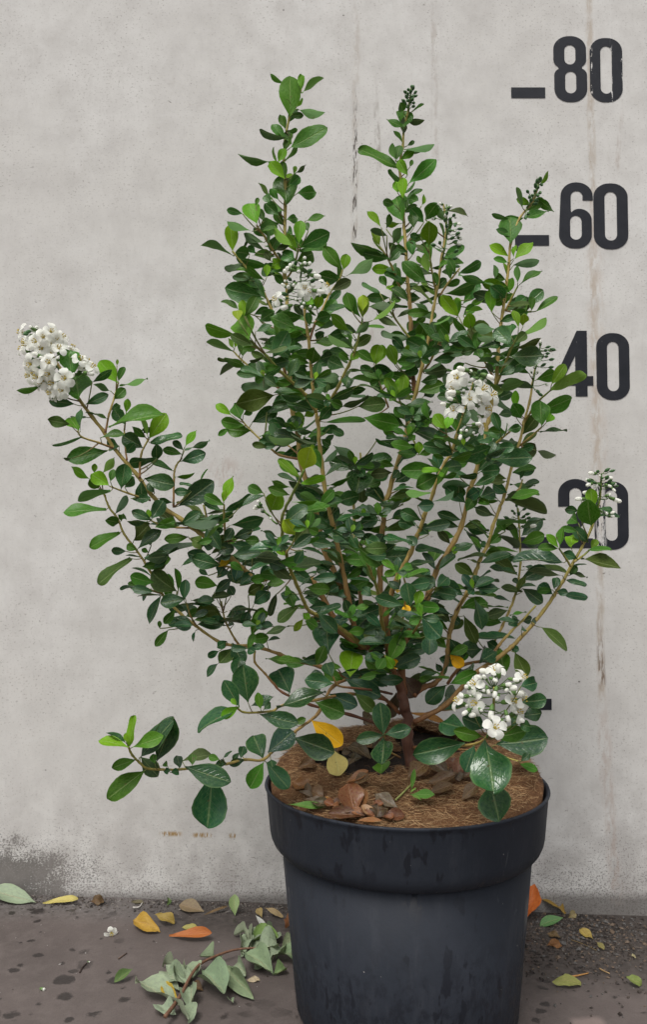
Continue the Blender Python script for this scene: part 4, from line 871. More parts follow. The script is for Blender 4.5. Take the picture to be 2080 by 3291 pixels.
# ================================================================== flower clusters
def lathe_geo(prof, seg=7):
    v = []; f = []
    for (r, z) in prof:
        for i in range(seg): a = 2 * math.pi * i / seg; v.append((r * math.cos(a), r * math.sin(a), z))
    for j in range(len(prof) - 1):
        for i in range(seg): k = (i + 1) % seg; f.append((j * seg + i, j * seg + k, (j + 1) * seg + k, (j + 1) * seg + i))
    return v, f
def merged(name, geos, mats):
    v = []; f = []; mi = []
    for gi, (gv_, gf_) in enumerate(geos):
        n = len(v); v += gv_; f += [tuple(i + n for i in q) for q in gf_]; mi += [gi] * len(gf_)
    me = bpy.data.meshes.new(name); me.from_pydata(v, [], f)
    for m in mats: me.materials.append(m)
    me.polygons.foreach_set('use_smooth', [True] * len(f)); me.polygons.foreach_set('material_index', mi); me.update(); return me
def flower_mesh(seed):
    r = random.Random(seed); pv = []; pf = []
    tv, tf = lathe_geo([(.0009, .0008), (.0013, .003), (.0015, .0055)]); pv += tv; pf += tf
    for k in range(5):
        a = 2 * math.pi * k / 5 + r.gauss(0, .10); op = r.uniform(.75, 1.15)
        ca, sa = math.cos(a), math.sin(a); n = len(pv)
        for (t, w) in ((0, .0009), (.3, .0021), (.55, .0032), (.8, .0033), (1.0, .0017)):
            rad = .0010 + .0068 * t * op; z = .0048 + .0034 * math.sin(t * 1.9) - .0042 * t * t * op
            for u in (-1, 0, 1):
                y = u * w; zz = z + (.0006 if u else 0)
                pv.append((rad * ca - y * sa, rad * sa + y * ca, zz))
        for j in range(4):
            for i in range(2): q = n + j * 3 + i; pf.append((q, q + 1, q + 4, q + 3))
    cvv, cff = lathe_geo([(.0004, -.002), (.0015, -.0006), (.0018, .001), (.0015, .0024), (.0019, .0036)])
    s_v = []; s_f = []
    for k in range(5):
        a = 2 * math.pi * (k + .5) / 5; g = lathe_geo([(.00016, .004), (.00016, .0078), (.0006, .0081), (.0004, .0090), (0.00005, .0092)], 4)
        n = len(s_v); s_v += [(x + .0016 * math.cos(a), y + .0016 * math.sin(a), z) for x, y, z in g[0]]; s_f += [tuple(i + n for i in q) for q in g[1]]
    g = lathe_geo([(.0009, .0045), (.0009, .0056), (.0001, .006)], 6); n = len(s_v); s_v += g[0]; s_f += [tuple(i + n for i in q) for q in g[1]]
    return merged('flower', [(pv, pf), (cvv, cff), (s_v, s_f)], [M_PETAL, M_CALYX, M_STAMEN])
def bud_mesh(kind):
    if kind == 'g':
        return merged('bud', [lathe_geo([(.0003, -.0012), (.0013, .0004), (.0017, .002), (.0013, .0042), (.0002, .0054)], 6), lathe_geo([(.0004, .0048), (.0005, .0056), (.0001, .006)], 5)], [M_GREENBUD, M_CALYX])
    L = .0085 if kind == 'b' else .0052
    w = .0018 if kind == 'b' else .0016
    white = lathe_geo([(.0011, .0016), (w * .85, L * .35), (w, L * .65), (w * .9, L * .85), (w * .5, L * .97), (.0001, L)], 8)
    green = lathe_geo([(.0003, -.0016), (.0011, -.0006), (.0015, .0008), (.0014, .002), (.0018, .0032), (.0011, .0018)], 7)
    return merged('bud', [white, green], [M_PETAL, M_CALYX])
FLOWERS = [flower_mesh(k) for k in range(4)]; BUDS = {k: bud_mesh(k) for k in 'bsg'}
rc = random.Random(31)
def cluster(label, fr, axis, depth, items, toward=.5):
    """axis: photo points from the tip down to the foot of the spray; items: 'f x y' open flower, 'b/s/g x y [x y]' bud (foot, tip)"""
    A = [px(fr, x, y) for x, y in axis]; AX = [at_y(p[0], p[1], Y0 + depth) for p in A]
    root = empty('flower_cluster', AX[-1] - FOOT); root.parent = shrub; root['label'] = label
    O = AX[-1]; v = []; f = []; col = []
    def pipe(a, b, ra, rb_):
        nonlocal v, f, col
        m = (a + b) / 2 + Vector((0, 0, -.0012)); vv, ff, cc = tube([a - O, m - O, b - O], [ra, (ra + rb_) / 2, rb_], [(.10, .19, .04)] * 3, 5)
        n = len(v); v += vv; f += [tuple(i + n for i in q) for q in ff]; col += cc
    for a, b in zip(AX, AX[1:]): pipe(a, b, .0007, .0010)
    for it in items.split(';'):
        t = it.split()
        if not t: continue
        k = t[0]; p = px(fr, float(t[1]), float(t[2]))
        # nearest place on the axis, a little further down
        seg = min(((j, u) for j in range(len(A) - 1) for u in (0, .25, .5, .75, 1)), key=lambda s: math.hypot(A[s[0]][0] * (1 - s[1]) + A[s[0] + 1][0] * s[1] - p[0], A[s[0]][1] * (1 - s[1]) + A[s[0] + 1][1] * s[1] - p[1] - 6))
        ap = AX[seg[0]].lerp(AX[seg[0] + 1], seg[1]); a2 = (A[seg[0]][0] * (1 - seg[1]) + A[seg[0] + 1][0] * seg[1], A[seg[0]][1] * (1 - seg[1]) + A[seg[0] + 1][1] * seg[1])
        off = math.hypot(p[0] - a2[0], p[1] - a2[1]); fwd = -(.022 * toward) * math.exp(-(off / 45) ** 2) - rc.uniform(-.006, .008)
        B = at_y(p[0], p[1], Y0 + depth + fwd)
        out = (B - ap); out.normalize() if out.length > 1e-6 else None
        out = (out + Vector((0, -.6 if k == 'f' else -.2, .35 if k == 'f' else .12)) + Vector((rc.gauss(0, .25), rc.gauss(0, .2), rc.gauss(0, .25)))).normalized()
        sc = rc.uniform(.9, 1.12)
        if len(t) > 4:
            e = px(fr, float(t[3]), float(t[4])); E = at_y(e[0], e[1], Y0 + depth + fwd - .003); d = E - B
            if d.length > .002: out = d.normalized(); sc = max(.75, min(1.6, d.length / (.0085 if k == 'b' else .0052)))
        if k == 'f': B = B - out * .006
        o = inst('flower' if k == 'f' else 'bud', rc.choice(FLOWERS) if k == 'f' else BUDS[k], root)
        o.location = B - O; o.rotation_euler = (Matrix.Rotation(0, 3, 'Z') @ out.to_track_quat('Z', 'Y').to_matrix() @ Matrix.Rotation(rc.uniform(0, 6.28), 3, 'Z')).to_euler()
        o.scale = (sc * 1.1,) * 3 if k == 'f' else (min(sc, 1.2) * 1.08, min(sc, 1.2) * 1.08, sc)
        pipe(B - out * .0012, ap, .00035, .00045)
    o = mesh_obj('pedicels', v, f, M_BARK, root); col_attr(o, col)
    return root
cluster('big round white flower cluster low at the right over the pot rim', 'Y3', [(860, 330), (855, 480), (840, 600), (800, 740)], -.175,
 '''b 830 200 740 190;b 900 240 890 140;f 870 180;f 1098 250;b 985 258 1068 272;f 700 300;b 775 255 720 240;b 800 262 775 235;b 830 250 885 278;b 800 320 822 390;b 880 330 860 415;b 900 390 885 420;b 720 365 640 365;f 570 440;f 712 455;b 660 505 600 552;
 b 740 540 655 560;b 845 480 830 590;f 995 440;f 1092 430;f 1055 530;b 955 525 985 612;b 1030 575 1112 608;b 1000 372 1108 382;b 950 335 1052 330;b 930 312 1005 298;f 868 655;b 830 590 800 650;b 920 590 962 655;s 640 400 575 395;s 660 335 622 318;
 s 790 350 770 355;s 660 480 630 480;s 740 500 760 520;b 690 390 640 410;b 990 330 960 350''', .9)
cluster('long white flower cluster at the far left branch tip', 'Z3', [(290, 150), (330, 290), (420, 420), (540, 600)], -.065,
 '''f 150 150;f 355 140;f 435 180;f 250 215;f 360 240;f 180 235;f 150 265;f 340 360;f 210 370;f 500 262;f 570 400;f 640 395;f 340 440;f 260 460;f 200 450;f 370 500;f 350 570;f 430 550;f 335 540;f 400 585;s 235 130 200 105;s 245 135 258 105;b 285 318 220 292;
 b 320 332 280 322;s 400 345 405 318;s 430 440 412 420;s 405 465 375 448;b 500 470 512 438;s 560 330 612 330;b 590 430 655 440;f 300 180;f 410 260;f 290 260;f 600 360;g 210 140;g 190 160;g 230 330;g 250 350;g 270 400;f 310 480;f 450 470;f 240 420;f 560 340;f 170 210;f 390 190;f 290 500''', .8)
cluster('loose cluster of white buds near the middle of the tall left stem', 'Z4', [(815, 70), (795, 200), (805, 300), (820, 410)], -.055,
 '''s 815 85 830 52;s 805 115 835 92;s 830 112 872 98;s 760 130 712 108;s 745 150 690 130;b 745 135 672 160;s 780 140 785 165;s 850 195 828 175;b 865 182 940 198;s 905 195 890 160;s 700 232 682 222;b 700 270 660 242;s 740 252 700 272;s 760 240 742 258;
 b 850 245 900 262;b 880 290 970 302;s 745 300 750 312;s 700 345 672 345;b 730 395 658 418;s 775 362 760 350;s 820 395 800 412;s 820 395 818 372;s 870 415 865 400;s 900 420 895 410;f 825 275;f 965 265;f 622 352;g 760 110;g 850 160;g 730 220;g 870 230;g 900 215;g 700 320;s 920 330 935 320;f 850 300''', .8)
cluster('open white flower cluster right of the middle with long buds', 'Z5', [(665, 600), (650, 720), (600, 860), (550, 1000)], -.11,
 '''b 620 592 548 572;s 650 610 632 588;b 680 640 630 655;b 715 615 792 645;f 515 660;f 520 715;b 565 735 483 732;f 715 715;f 632 778;f 525 852;b 490 812 438 808;f 772 752;f 735 835;b 535 785 485 768;s 590 740 592 712;b 670 765 702 795;b 650 940 705 935;
 f 700 950;s 580 990 573 978;s 600 988 612 980;b 575 995 565 1042;s 650 1005 658 994;s 740 670 728 650;s 705 645 690 668;f 550 640;g 650 640;g 690 600;s 720 690 745 700;f 700 790''', .8)
cluster('upright white bud cluster on the right branch in front of the number 20', 'N2', [(1010, 150), (1000, 250), (985, 400), (960, 540)], .018,
 '''b 945 150 858 142;s 995 165 985 175;g 970 130;g 1050 122;g 1108 125;b 1055 190 1140 198;s 900 225 822 220;b 905 262 832 285;b 985 270 915 308;b 1060 275 1115 295;s 1105 258 1180 275;b 1120 305 1165 352;b 880 358 795 368;b 815 438 708 438;s 845 455 780 465;
 s 1060 402 1120 388;b 1110 425 1238 472;s 1070 432 1045 430;b 1090 610 1150 588;s 1085 600 1060 604;b 1090 640 1145 634;g 920 240;g 940 260;g 1080 260;g 1110 285;g 1060 210;g 1140 290;g 1010 200;g 880 235''', .3)
cluster('small half-open bud spike between the right stems', 'Z8', [(682, 390), (690, 470), (695, 560), (700, 640)], .12,
 's 700 480 705 495;s 690 535 690 552;s 740 475 755 468;s 655 462 645 470;b 745 525 818 520;g 680 388;g 655 420;g 722 410;g 742 442;g 620 470;g 752 470;g 690 450;g 720 465;g 665 440;s 715 525 738 522;s 705 495 745 485', .2)
cluster('greenish bud spray in front of the number 40', 'Z5', [(1092, 420), (1080, 500), (1060, 580), (1040, 690)], .085,
 's 1092 425 1090 395;g 1130 440;g 1160 450;s 1150 460 1175 462;g 1130 480;g 1152 520;g 1100 510;s 1055 575 1048 565;s 1045 640 1038 628;s 1035 605 1030 590;s 1075 605 1068 595;g 1080 740;g 1150 570;g 1020 540;g 1125 500;g 1100 560;s 1130 680 1140 690;g 1070 720;g 1120 460', .2)
cluster('drooping bud cluster beside the second tall stem', 'Z2', [(640, 870), (640, 960), (640, 1080), (615, 1200)], .035,
 '''s 650 890 675 878;s 615 870 595 862;s 590 895 565 902;b 695 985 728 992;s 570 955 550 958;b 690 1105 732 1112;s 680 1030 698 1030;s 610 1140 612 1152;s 710 1075 735 1082;g 650 900;g 640 930;g 680 940;g 660 960;g 630 975;g 690 990;g 710 1020;g 660 1030;
 g 640 1010;g 700 1050;g 665 1080;g 680 1100;g 600 1110;g 570 1120;g 700 1130;g 690 1160;g 680 1200;g 650 1230;g 690 1245;g 670 1280;g 590 890;s 700 1060 722 1055;s 690 1195 710 1190;s 690 940 695 952;s 640 920 632 945''', .4)
cluster('few white buds low on the left of the bush', 'Z7', [(70, 455), (90, 500), (140, 560), (200, 620)], -.10,
 's 75 470 60 458;b 75 500 28 512;s 95 505 90 520;s 150 565 152 585;g 110 530;g 80 490;s 60 495 40 495', .2)
cluster('tight green flower spike at the tip of the second tall stem', 'Z2', [(425, 155), (415, 220), (405, 300)], .068,
 'g 425 150;g 432 170;g 410 172;g 404 200;g 394 188;g 437 208;g 400 222;g 426 232;g 384 246;g 415 250;g 430 272;g 400 275;g 442 190;g 418 190;g 410 235;g 425 212;g 434 250;g 390 262', .3)
cluster('tight green flower spike at the tip of the right tall stem', 'Z2', [(1208, 725), (1180, 800), (1130, 890)], .008,
 'g 1206 720;g 1192 742;g 1216 746;g 1186 766;g 1176 790;g 1210 797;g 1140 797;g 1164 816;g 1192 812;g 1180 842;g 1156 852;g 1170 866;g 1138 930;g 1120 945;g 1200 770;g 1205 735;g 1150 830', .3)
# ================================================================== fallen leaves and litter, each a thing of its own
rq = random.Random(77)
def PZ(x, y): return coir_z(x, y)
def dry(name, label, fr, b, t, w, colr, zf, rough=.55, curl=.2, fold=.4, crumple=.10, tiltx=0.0, roll=0.0, lift=0.0, cat='fallen leaf', group=None, mat=None, blunt=1.1, sink=0.0, lean=.55):
    """a leaf lying at photo points b (stalk) to t (tip), w wide across in photo pixels of that frame"""
    zb = zf if not callable(zf) else None
    def land(x, y):
        X, Yp = px(fr, x, y)
        if zb is not None: return at_z(X, Yp, zb)
        p = at_z(X, Yp, RIM)
        for _ in range(12):
            p = at_z(X, Yp, zf(p.x, p.y))
            if zf is PZ and math.hypot(p.x - PX, p.y - PY) > .116:
                k = .116 / math.hypot(p.x - PX, p.y - PY); p = Vector((PX + (p.x - PX) * k, PY + (p.y - PY) * k, 0)); p.z = zf(p.x, p.y); break
        return p
    # the leaf lies in a plane that leans a little towards the viewer, through the lower of its two ends
    lo_, hi_ = (b, t) if b[1] > t[1] else (t, b)
    P0 = land(*lo_); pn = Vector((rq.uniform(-.12, .12), -lean, 1.0)).normalized()
    d = ray(*px(fr, *hi_)); P1 = CAM + d * ((P0 - CAM).dot(pn) / d.dot(pn))
    B, T = (P0, P1) if lo_ is b else (P1, P0)
    s = (P0 - CAM).y / F * FR[fr][2]
    ax = T - B; L = max(ax.length, .004); ax.normalize()
    n0 = (pn - ax * pn.dot(ax)).normalized(); n0 = Matrix.Rotation(roll, 3, ax) @ n0
    xa = ax.cross(n0).normalized(); view = (CAM - P0).normalized()
    fs = max(.35, (xa - view * xa.dot(view)).length)
    W = w * s * 1.1 / fs
    seed = rq.randrange(9999)
    g = leaf_grid(seed, curl, fold, rq.uniform(.05, .2), rq.uniform(-.5, .5), rq.uniform(-.15, .15), NV=10, crumple=crumple, blunt=blunt)
    me = leaf_mesh(name, g, mat or M_DRY); o = inst(name, me)
    M = Matrix(((xa.x * W, ax.x * L, n0.x * W, B.x), (xa.y * W, ax.y * L, n0.y * W, B.y), (xa.z * W, ax.z * L, n0.z * W, B.z), (0, 0, 0, 1)))
    if tiltx: M = Matrix.Translation(B) @ Matrix.Rotation(tiltx, 4, xa) @ Matrix.Translation(-B) @ M
    # let it down until it touches what it lies on
    low = 1e9
    for v_ in me.vertices:
        p = M @ v_.co; h = p.z - (zf(p.x, p.y) if callable(zf) else zf); low = min(low, h)
    M = Matrix.Translation((0, 0, -low + .0006 + lift - sink)) @ M
    o.matrix_world = M; o.color = tuple(colr) + (rough,)
    tag(o, label, cat, group); return o
GZ = ground_z
LG = 'leaves fallen on the ground'; LP = 'dead leaves lying on the pot'
# ---- on the ground, left of the pot
GREY, OCH, ORG, BRN, YEL = (.27, .33, .225), (.42, .24, .035), (.42, .115, .03), (.12, .06, .035), (.52, .43, .13)
dry('fallen_leaf', 'large grey-green dry leaf at the left edge against the wall foot', 'G1', (250, 335), (-90, 255), 105, GREY, GZ, group=LG, curl=-.1)
dry('fallen_leaf', 'slim pale yellow leaf at the wall foot left', 'G1', (300, 340), (545, 300), 40, YEL, GZ, group=LG)
dry('fallen_leaf', 'small crumpled dark brown leaf along the wall foot', 'G1', (625, 345), (725, 320), 55, (.10, .045, .025), GZ, crumple=.3, group=LG)
dry('fallen_leaf', 'small dull brown leaf scrap between the crumpled leaf and the tan leaf', 'G1', (915, 335), (1000, 338), 28, (.11, .085, .055), GZ, group=LG)
dry('fallen_leaf', 'tiny green leaf standing at the wall foot', 'G1', (1170, 350), (1180, 292), 40, (.10, .16, .05), GZ, roll=.9, group=LG)
dry('fallen_leaf', 'broad tan brown leaf leaning at the wall foot left of the pot', 'G1', (1425, 395), (1250, 355), 85, (.20, .135, .085), GZ, crumple=.05, tiltx=.15, group=LG)
dry('fallen_leaf', 'crumpled mottled yellow and orange leaf on the left paving', 'G1', (1120, 545), (915, 450), 100, OCH, GZ, crumple=.25, fold=.7, group=LG)
dry('fallen_leaf', 'dull yellow curled leaf touching the crumpled orange leaf', 'G1', (1080, 440), (1220, 490), 60, (.30, .20, .045), GZ, crumple=.2, fold=.8, group=LG)
dry('fallen_leaf', 'long curved rust orange leaf with upturned tip', 'G1', (1180, 570), (1485, 560), 60, ORG, GZ, curl=-.25, crumple=.04, fold=.55, group=LG)
dry('fallen_leaf', 'small yellow-green curled leaf behind the rust orange leaf', 'G1', (1410, 520), (1270, 505), 40, (.34, .30, .09), GZ, crumple=.25, group=LG)
dry('fallen_leaf', 'narrow plain green leaf alone on the left paving', 'G1', (935, 805), (795, 900), 50, (.095, .16, .05), GZ, fold=.9, crumple=.05, group=LG)
dry('fallen_leaf', 'light green oval leaf upright at the wall foot', 'G2', (900, 495), (895, 355), 75, (.23, .31, .13), GZ, tiltx=.5, crumple=.06, group=LG)
dry('fallen_leaf', 'small tan leaf right of the light green oval leaf', 'G2', (1120, 510), (1080, 430), 55, (.30, .21, .09), GZ, group=LG)
dry('fallen_leaf', 'pale buff curled leaf close to the left side of the pot', 'G2', (1145, 450), (1300, 510), 45, (.34, .24, .13), GZ, crumple=.2, group=LG)
dry('fallen_leaf', 'crumpled reddish brown leaf touching the left side of the pot', 'G2', (1310, 600), (1390, 480), 90, (.19, .060, .028), GZ, crumple=.3, group=LG)
dry('fallen_leaf', 'small white leaf sliver beside the withered twig', 'G2', (1070, 500), (1160, 610), 38, (.50, .50, .47), GZ, group=LG, crumple=.05)
dry('fallen_leaf', 'tiny ochre scrap at the left foot of the pot', 'G2', (1370, 690), (1420, 640), 35, (.26, .17, .05), GZ, group=LG)
dry('fallen_leaf', 'brown leaf stalk scrap lying across the wall foot', 'G2', (640, 490), (840, 410), 18, (.16, .09, .05), GZ, group=LG)
dry('fallen_leaf', 'yellow crumpled leaf under the withered twig', 'G2', (440, 1220), (290, 1040), 90, (.42, .28, .03), GZ, crumple=.25, group=LG)
dry('fallen_leaf', 'cream crumb of dry leaf right of the withered twig', 'G2', (1000, 1030), (1100, 1015), 34, (.55, .44, .30), GZ, crumple=.3, group=LG)
dry('fallen_leaf', 'dark brown leaf half hidden under the withered twig', 'G2', (640, 1110), (540, 1060), 70, (.09, .035, .02), GZ, group=LG)
fo = inst('fallen_flower', FLOWERS[1]); p = gp('G1', 770, 570); fo.location = (p.x, p.y, ground_z(p.x, p.y) + .0042); fo.rotation_euler = (1.9, .5, .6)
tag(fo, 'single fallen white flower on the left paving', 'fallen flower')
for (x, y, w, lab) in ((283, 940, 1.0, 'tiny white petal crumb lowest on the left paving'), (612, 762, .5, 'tiny white speck beside the dark twig scrap')):
    p = gp('G1', x, y); o = inst('petal_crumb', BUDS['s']); o.location = (p.x, p.y, ground_z(p.x, p.y) + .0014); o.rotation_euler = (1.57, 0, 1.2); o.scale = (w,) * 3
    tag(o, lab, 'petal')
# ---- right of the pot
dry('fallen_leaf', 'bright orange leaf standing against the right side of the pot', 'G3', (400, 610), (470, 340), 190, (.55, .12, .022), GZ, tiltx=.55, crumple=.12, fold=.7, blunt=1.6, group=LG)
dry('fallen_leaf', 'ochre brown crumpled leaf leaning on the wall right of the pot', 'G3', (770, 545), (520, 400), 110, (.26, .15, .03), GZ, tiltx=.35, crumple=.2, group=LG)
dry('fallen_leaf', 'smooth green leaf lying under the bright orange leaf', 'G3', (750, 590), (525, 650), 80, (.10, .22, .08), GZ, crumple=.03, group=LG, curl=.05)
dry('fallen_leaf', 'small tan curled leaf at the right wall foot', 'G3', (800, 590), (870, 520), 60, (.24, .18, .09), GZ, crumple=.35, roll=.5, group=LG)
dry('fallen_leaf', 'yellow and brown leaf on the right soil with a thin stalk', 'G3', (1030, 780), (910, 670), 70, (.36, .25, .06), GZ, crumple=.15, group=LG)
dry('fallen_leaf', 'small olive yellow leaf tip right of the yellow and brown leaf', 'G3', (1060, 810), (1130, 880), 45, (.22, .18, .06), GZ, group=LG)
dry('fallen_leaf', 'rusty shredded leaf crumb on the dark soil right of the pot', 'G3', (610, 850), (740, 830), 60, (.24, .095, .04), GZ, crumple=.45, group=LG)
dry('fallen_leaf', 'brown leaf shred above the rusty crumb', 'G3', (590, 740), (740, 770), 50, (.15, .085, .045), GZ, crumple=.3, group=LG)
dry('fallen_leaf', 'pale yellow-green torn leaf low right of the pot', 'G3', (660, 1200), (925, 1200), 100, (.27, .27, .08), GZ, crumple=.16, group=LG)
dry('fallen_leaf', 'green and buff leaf scrap at the right edge', 'G3', (1340, 1160), (1485, 1215), 85, (.16, .20, .05), GZ, crumple=.2, group=LG)
dry('fallen_leaf', 'small buff crumb near the right edge', 'G3', (1375, 945), (1425, 940), 32, (.34, .29, .17), GZ, crumple=.3, group=LG)
def rod(name, label, pts, fr, r, colr, cat, z=None, group=None):
    P = []
    for (x, y) in pts:
        p = gp(fr, x, y); p.z = ground_z(p.x, p.y) + r * 1.1; P.append(p)
    P = [Vector(q) for q in catmull([tuple(p) for p in P], 4)] if len(P) > 2 else P
    O = P[0].copy(); v_, f_, c_ = tube([p - O for p in P], [r * (1 - .4 * i / max(1, len(P) - 1)) for i in range(len(P))], [colr] * len(P), 6)
    o = mesh_obj(name, v_, f_, M_BARK); o.location = O; col_attr(o, c_); tag(o, label, cat, group); return o
rod('dry_stalk', 'orange dry stalk lying right of the pot', [(810, 1115), (900, 1095), (985, 1072)], 'G3', .0011, (.45, .23, .07), 'stalk')
rod('dry_stalk', 'short straw coloured stalk right of the orange stalk', [(1085, 1015), (1130, 1045), (1180, 1072)], 'G3', .0009, (.42, .28, .14), 'stalk')
rod('dry_stalk', 'thin grey stalk above the orange stalk', [(930, 1035), (1020, 1065)], 'G3', .0006, (.22, .16, .13), 'stalk')
rod('dry_stalk', 'thin dark stalk running down from the green leaf right of the pot', [(790, 640), (785, 740), (760, 830)], 'G3', .0007, (.10, .075, .06), 'stalk')
rod('dry_stalk', 'stalk joining the yellow and brown leaves on the right soil', [(820, 690), (930, 730), (1060, 800)], 'G3', .0006, (.20, .14, .06), 'stalk')
rod('dry_stalk', 'small dark twig scrap on the left paving', [(555, 830), (575, 795), (605, 770)], 'G1', .0011, (.05, .035, .03), 'twig')
rod('dry_stalk', 'white bent stalk under the small brown scrap on the left', [(925, 400), (970, 395), (992, 365)], 'G1', .0011, (.55, .52, .48), 'stalk')
rod('dry_stalk', 'faint brown sliver on the left paving', [(825, 738), (885, 700)], 'G1', .0008, (.11, .07, .05), 'twig')
# ---- withered twig with grey-green leaves
tw = tag(empty('withered_twig', gp('G2', 640, 940)), 'withered brown twig with curled grey-green leaves on the ground left of the pot', 'twig')
TP = []
for (x, y) in ((330, 1400), (400, 1310), (470, 1200), (530, 1080), (610, 970), (740, 900), (880, 850), (1000, 832), (1100, 828)):
    p = gp('G2', x, y); p.z = ground_z(p.x, p.y) + .010; TP.append(tuple(p))
P = [Vector(q) - tw.location for q in catmull(TP, 4)]
v_, f_, c_ = tube(P, [.0021 - .0012 * i / len(P) for i in range(len(P))], [(.17, .085, .05)] * len(P), 7)
o = mesh_obj('twig_stem', v_, f_, M_BARK, tw); col_attr(o, c_)
M_WILT = M_DRY
for (bx, by, tx, ty, w, roll, cr, c) in ((525, 1075, 305, 930, 150, .5, .16, GREY), (530, 1085, 330, 1010, 130, -.5, .2, GREY), (470, 1240, 60, 1110, 150, .3, .12, (.27, .32, .22)), (460, 1230, 470, 1420, 150, -.3, .14, GREY), (540, 1100, 560, 1260, 120, .4, .16, GREY),
        (630, 955, 860, 1215, 190, .2, .10, (.22, .30, .19)), (795, 905, 1075, 1190, 110, .7, .10, (.26, .33, .20)), (790, 890, 650, 840, 90, .9, .22, (.18, .26, .15)), (965, 845, 920, 670, 110, .5, .14, GREY), (970, 845, 1210, 1000, 130, .4, .14, (.25, .33, .20)),
        (1040, 820, 980, 600, 90, .8, .14, GREY), (1000, 720, 1250, 700, 150, .1, .12, (.18, .28, .08)), (1100, 830, 1235, 780, 190, .3, .2, GREY), (1230, 850, 1400, 890, 110, .3, .18, (.22, .30, .17)), (1255, 790, 1430, 740, 90, .3, .2, (.33, .38, .24)), (1210, 990, 1325, 950, 80, .1, .1, (.19, .28, .12)), (870, 1190, 885, 1230, 50, .3, .1, GREY), (1020, 760, 930, 640, 110, .6, .2, (.28, .34, .23)), (1150, 760, 1260, 640, 130, .4, .2, GREY), (1180, 900, 1330, 830, 120, -.3, .22, (.30, .36, .25)), (1050, 880, 1180, 930, 110, .5, .2, (.27, .34, .22)), (900, 900, 990, 1010, 100, .6, .2, GREY), (430, 1130, 330, 950, 110, -.6, .22, (.29, .34, .24)), (560, 1040, 470, 940, 110, .5, .2, (.27, .33, .22)), (420, 1330, 250, 1250, 120, -.4, .2, (.29, .35, .25))):
    B = gp('G2', bx, by); T = gp('G2', tx, ty); s = (B - CAM).y / F * FR['G2'][2]
    ax = T - B; L = min(ax.length, math.hypot(bx - tx, by - ty) * s * 1.7); ax.normalize(); n0 = Matrix.Rotation(roll, 3, ax) @ Vector((0, 0, 1)); xa = ax.cross(n0); W = w * s * 1.2
    me = leaf_mesh('leaf', leaf_grid(rq.randrange(9999), rq.uniform(-.35, .35), rq.uniform(.8, 1.5), .3, rq.uniform(-.9, .9), rq.uniform(-.25, .25), NV=11, crumple=cr * 1.3, blunt=1.2), M_WILT)
    M = Matrix(((xa.x * W, ax.x * L, n0.x * W, B.x), (xa.y * W, ax.y * L, n0.y * W, B.y), (xa.z * W, ax.z * L, n0.z * W, B.z), (0, 0, 0, 1)))
    low = min((M @ q.co).z - ground_z((M @ q.co).x, (M @ q.co).y) for q in me.vertices)
    o = inst('leaf', me, tw); o.matrix_local = Matrix.Translation(-tw.location) @ Matrix.Translation((0, 0, -low + .001)) @ M; o.color = tuple(c) + (.7,)
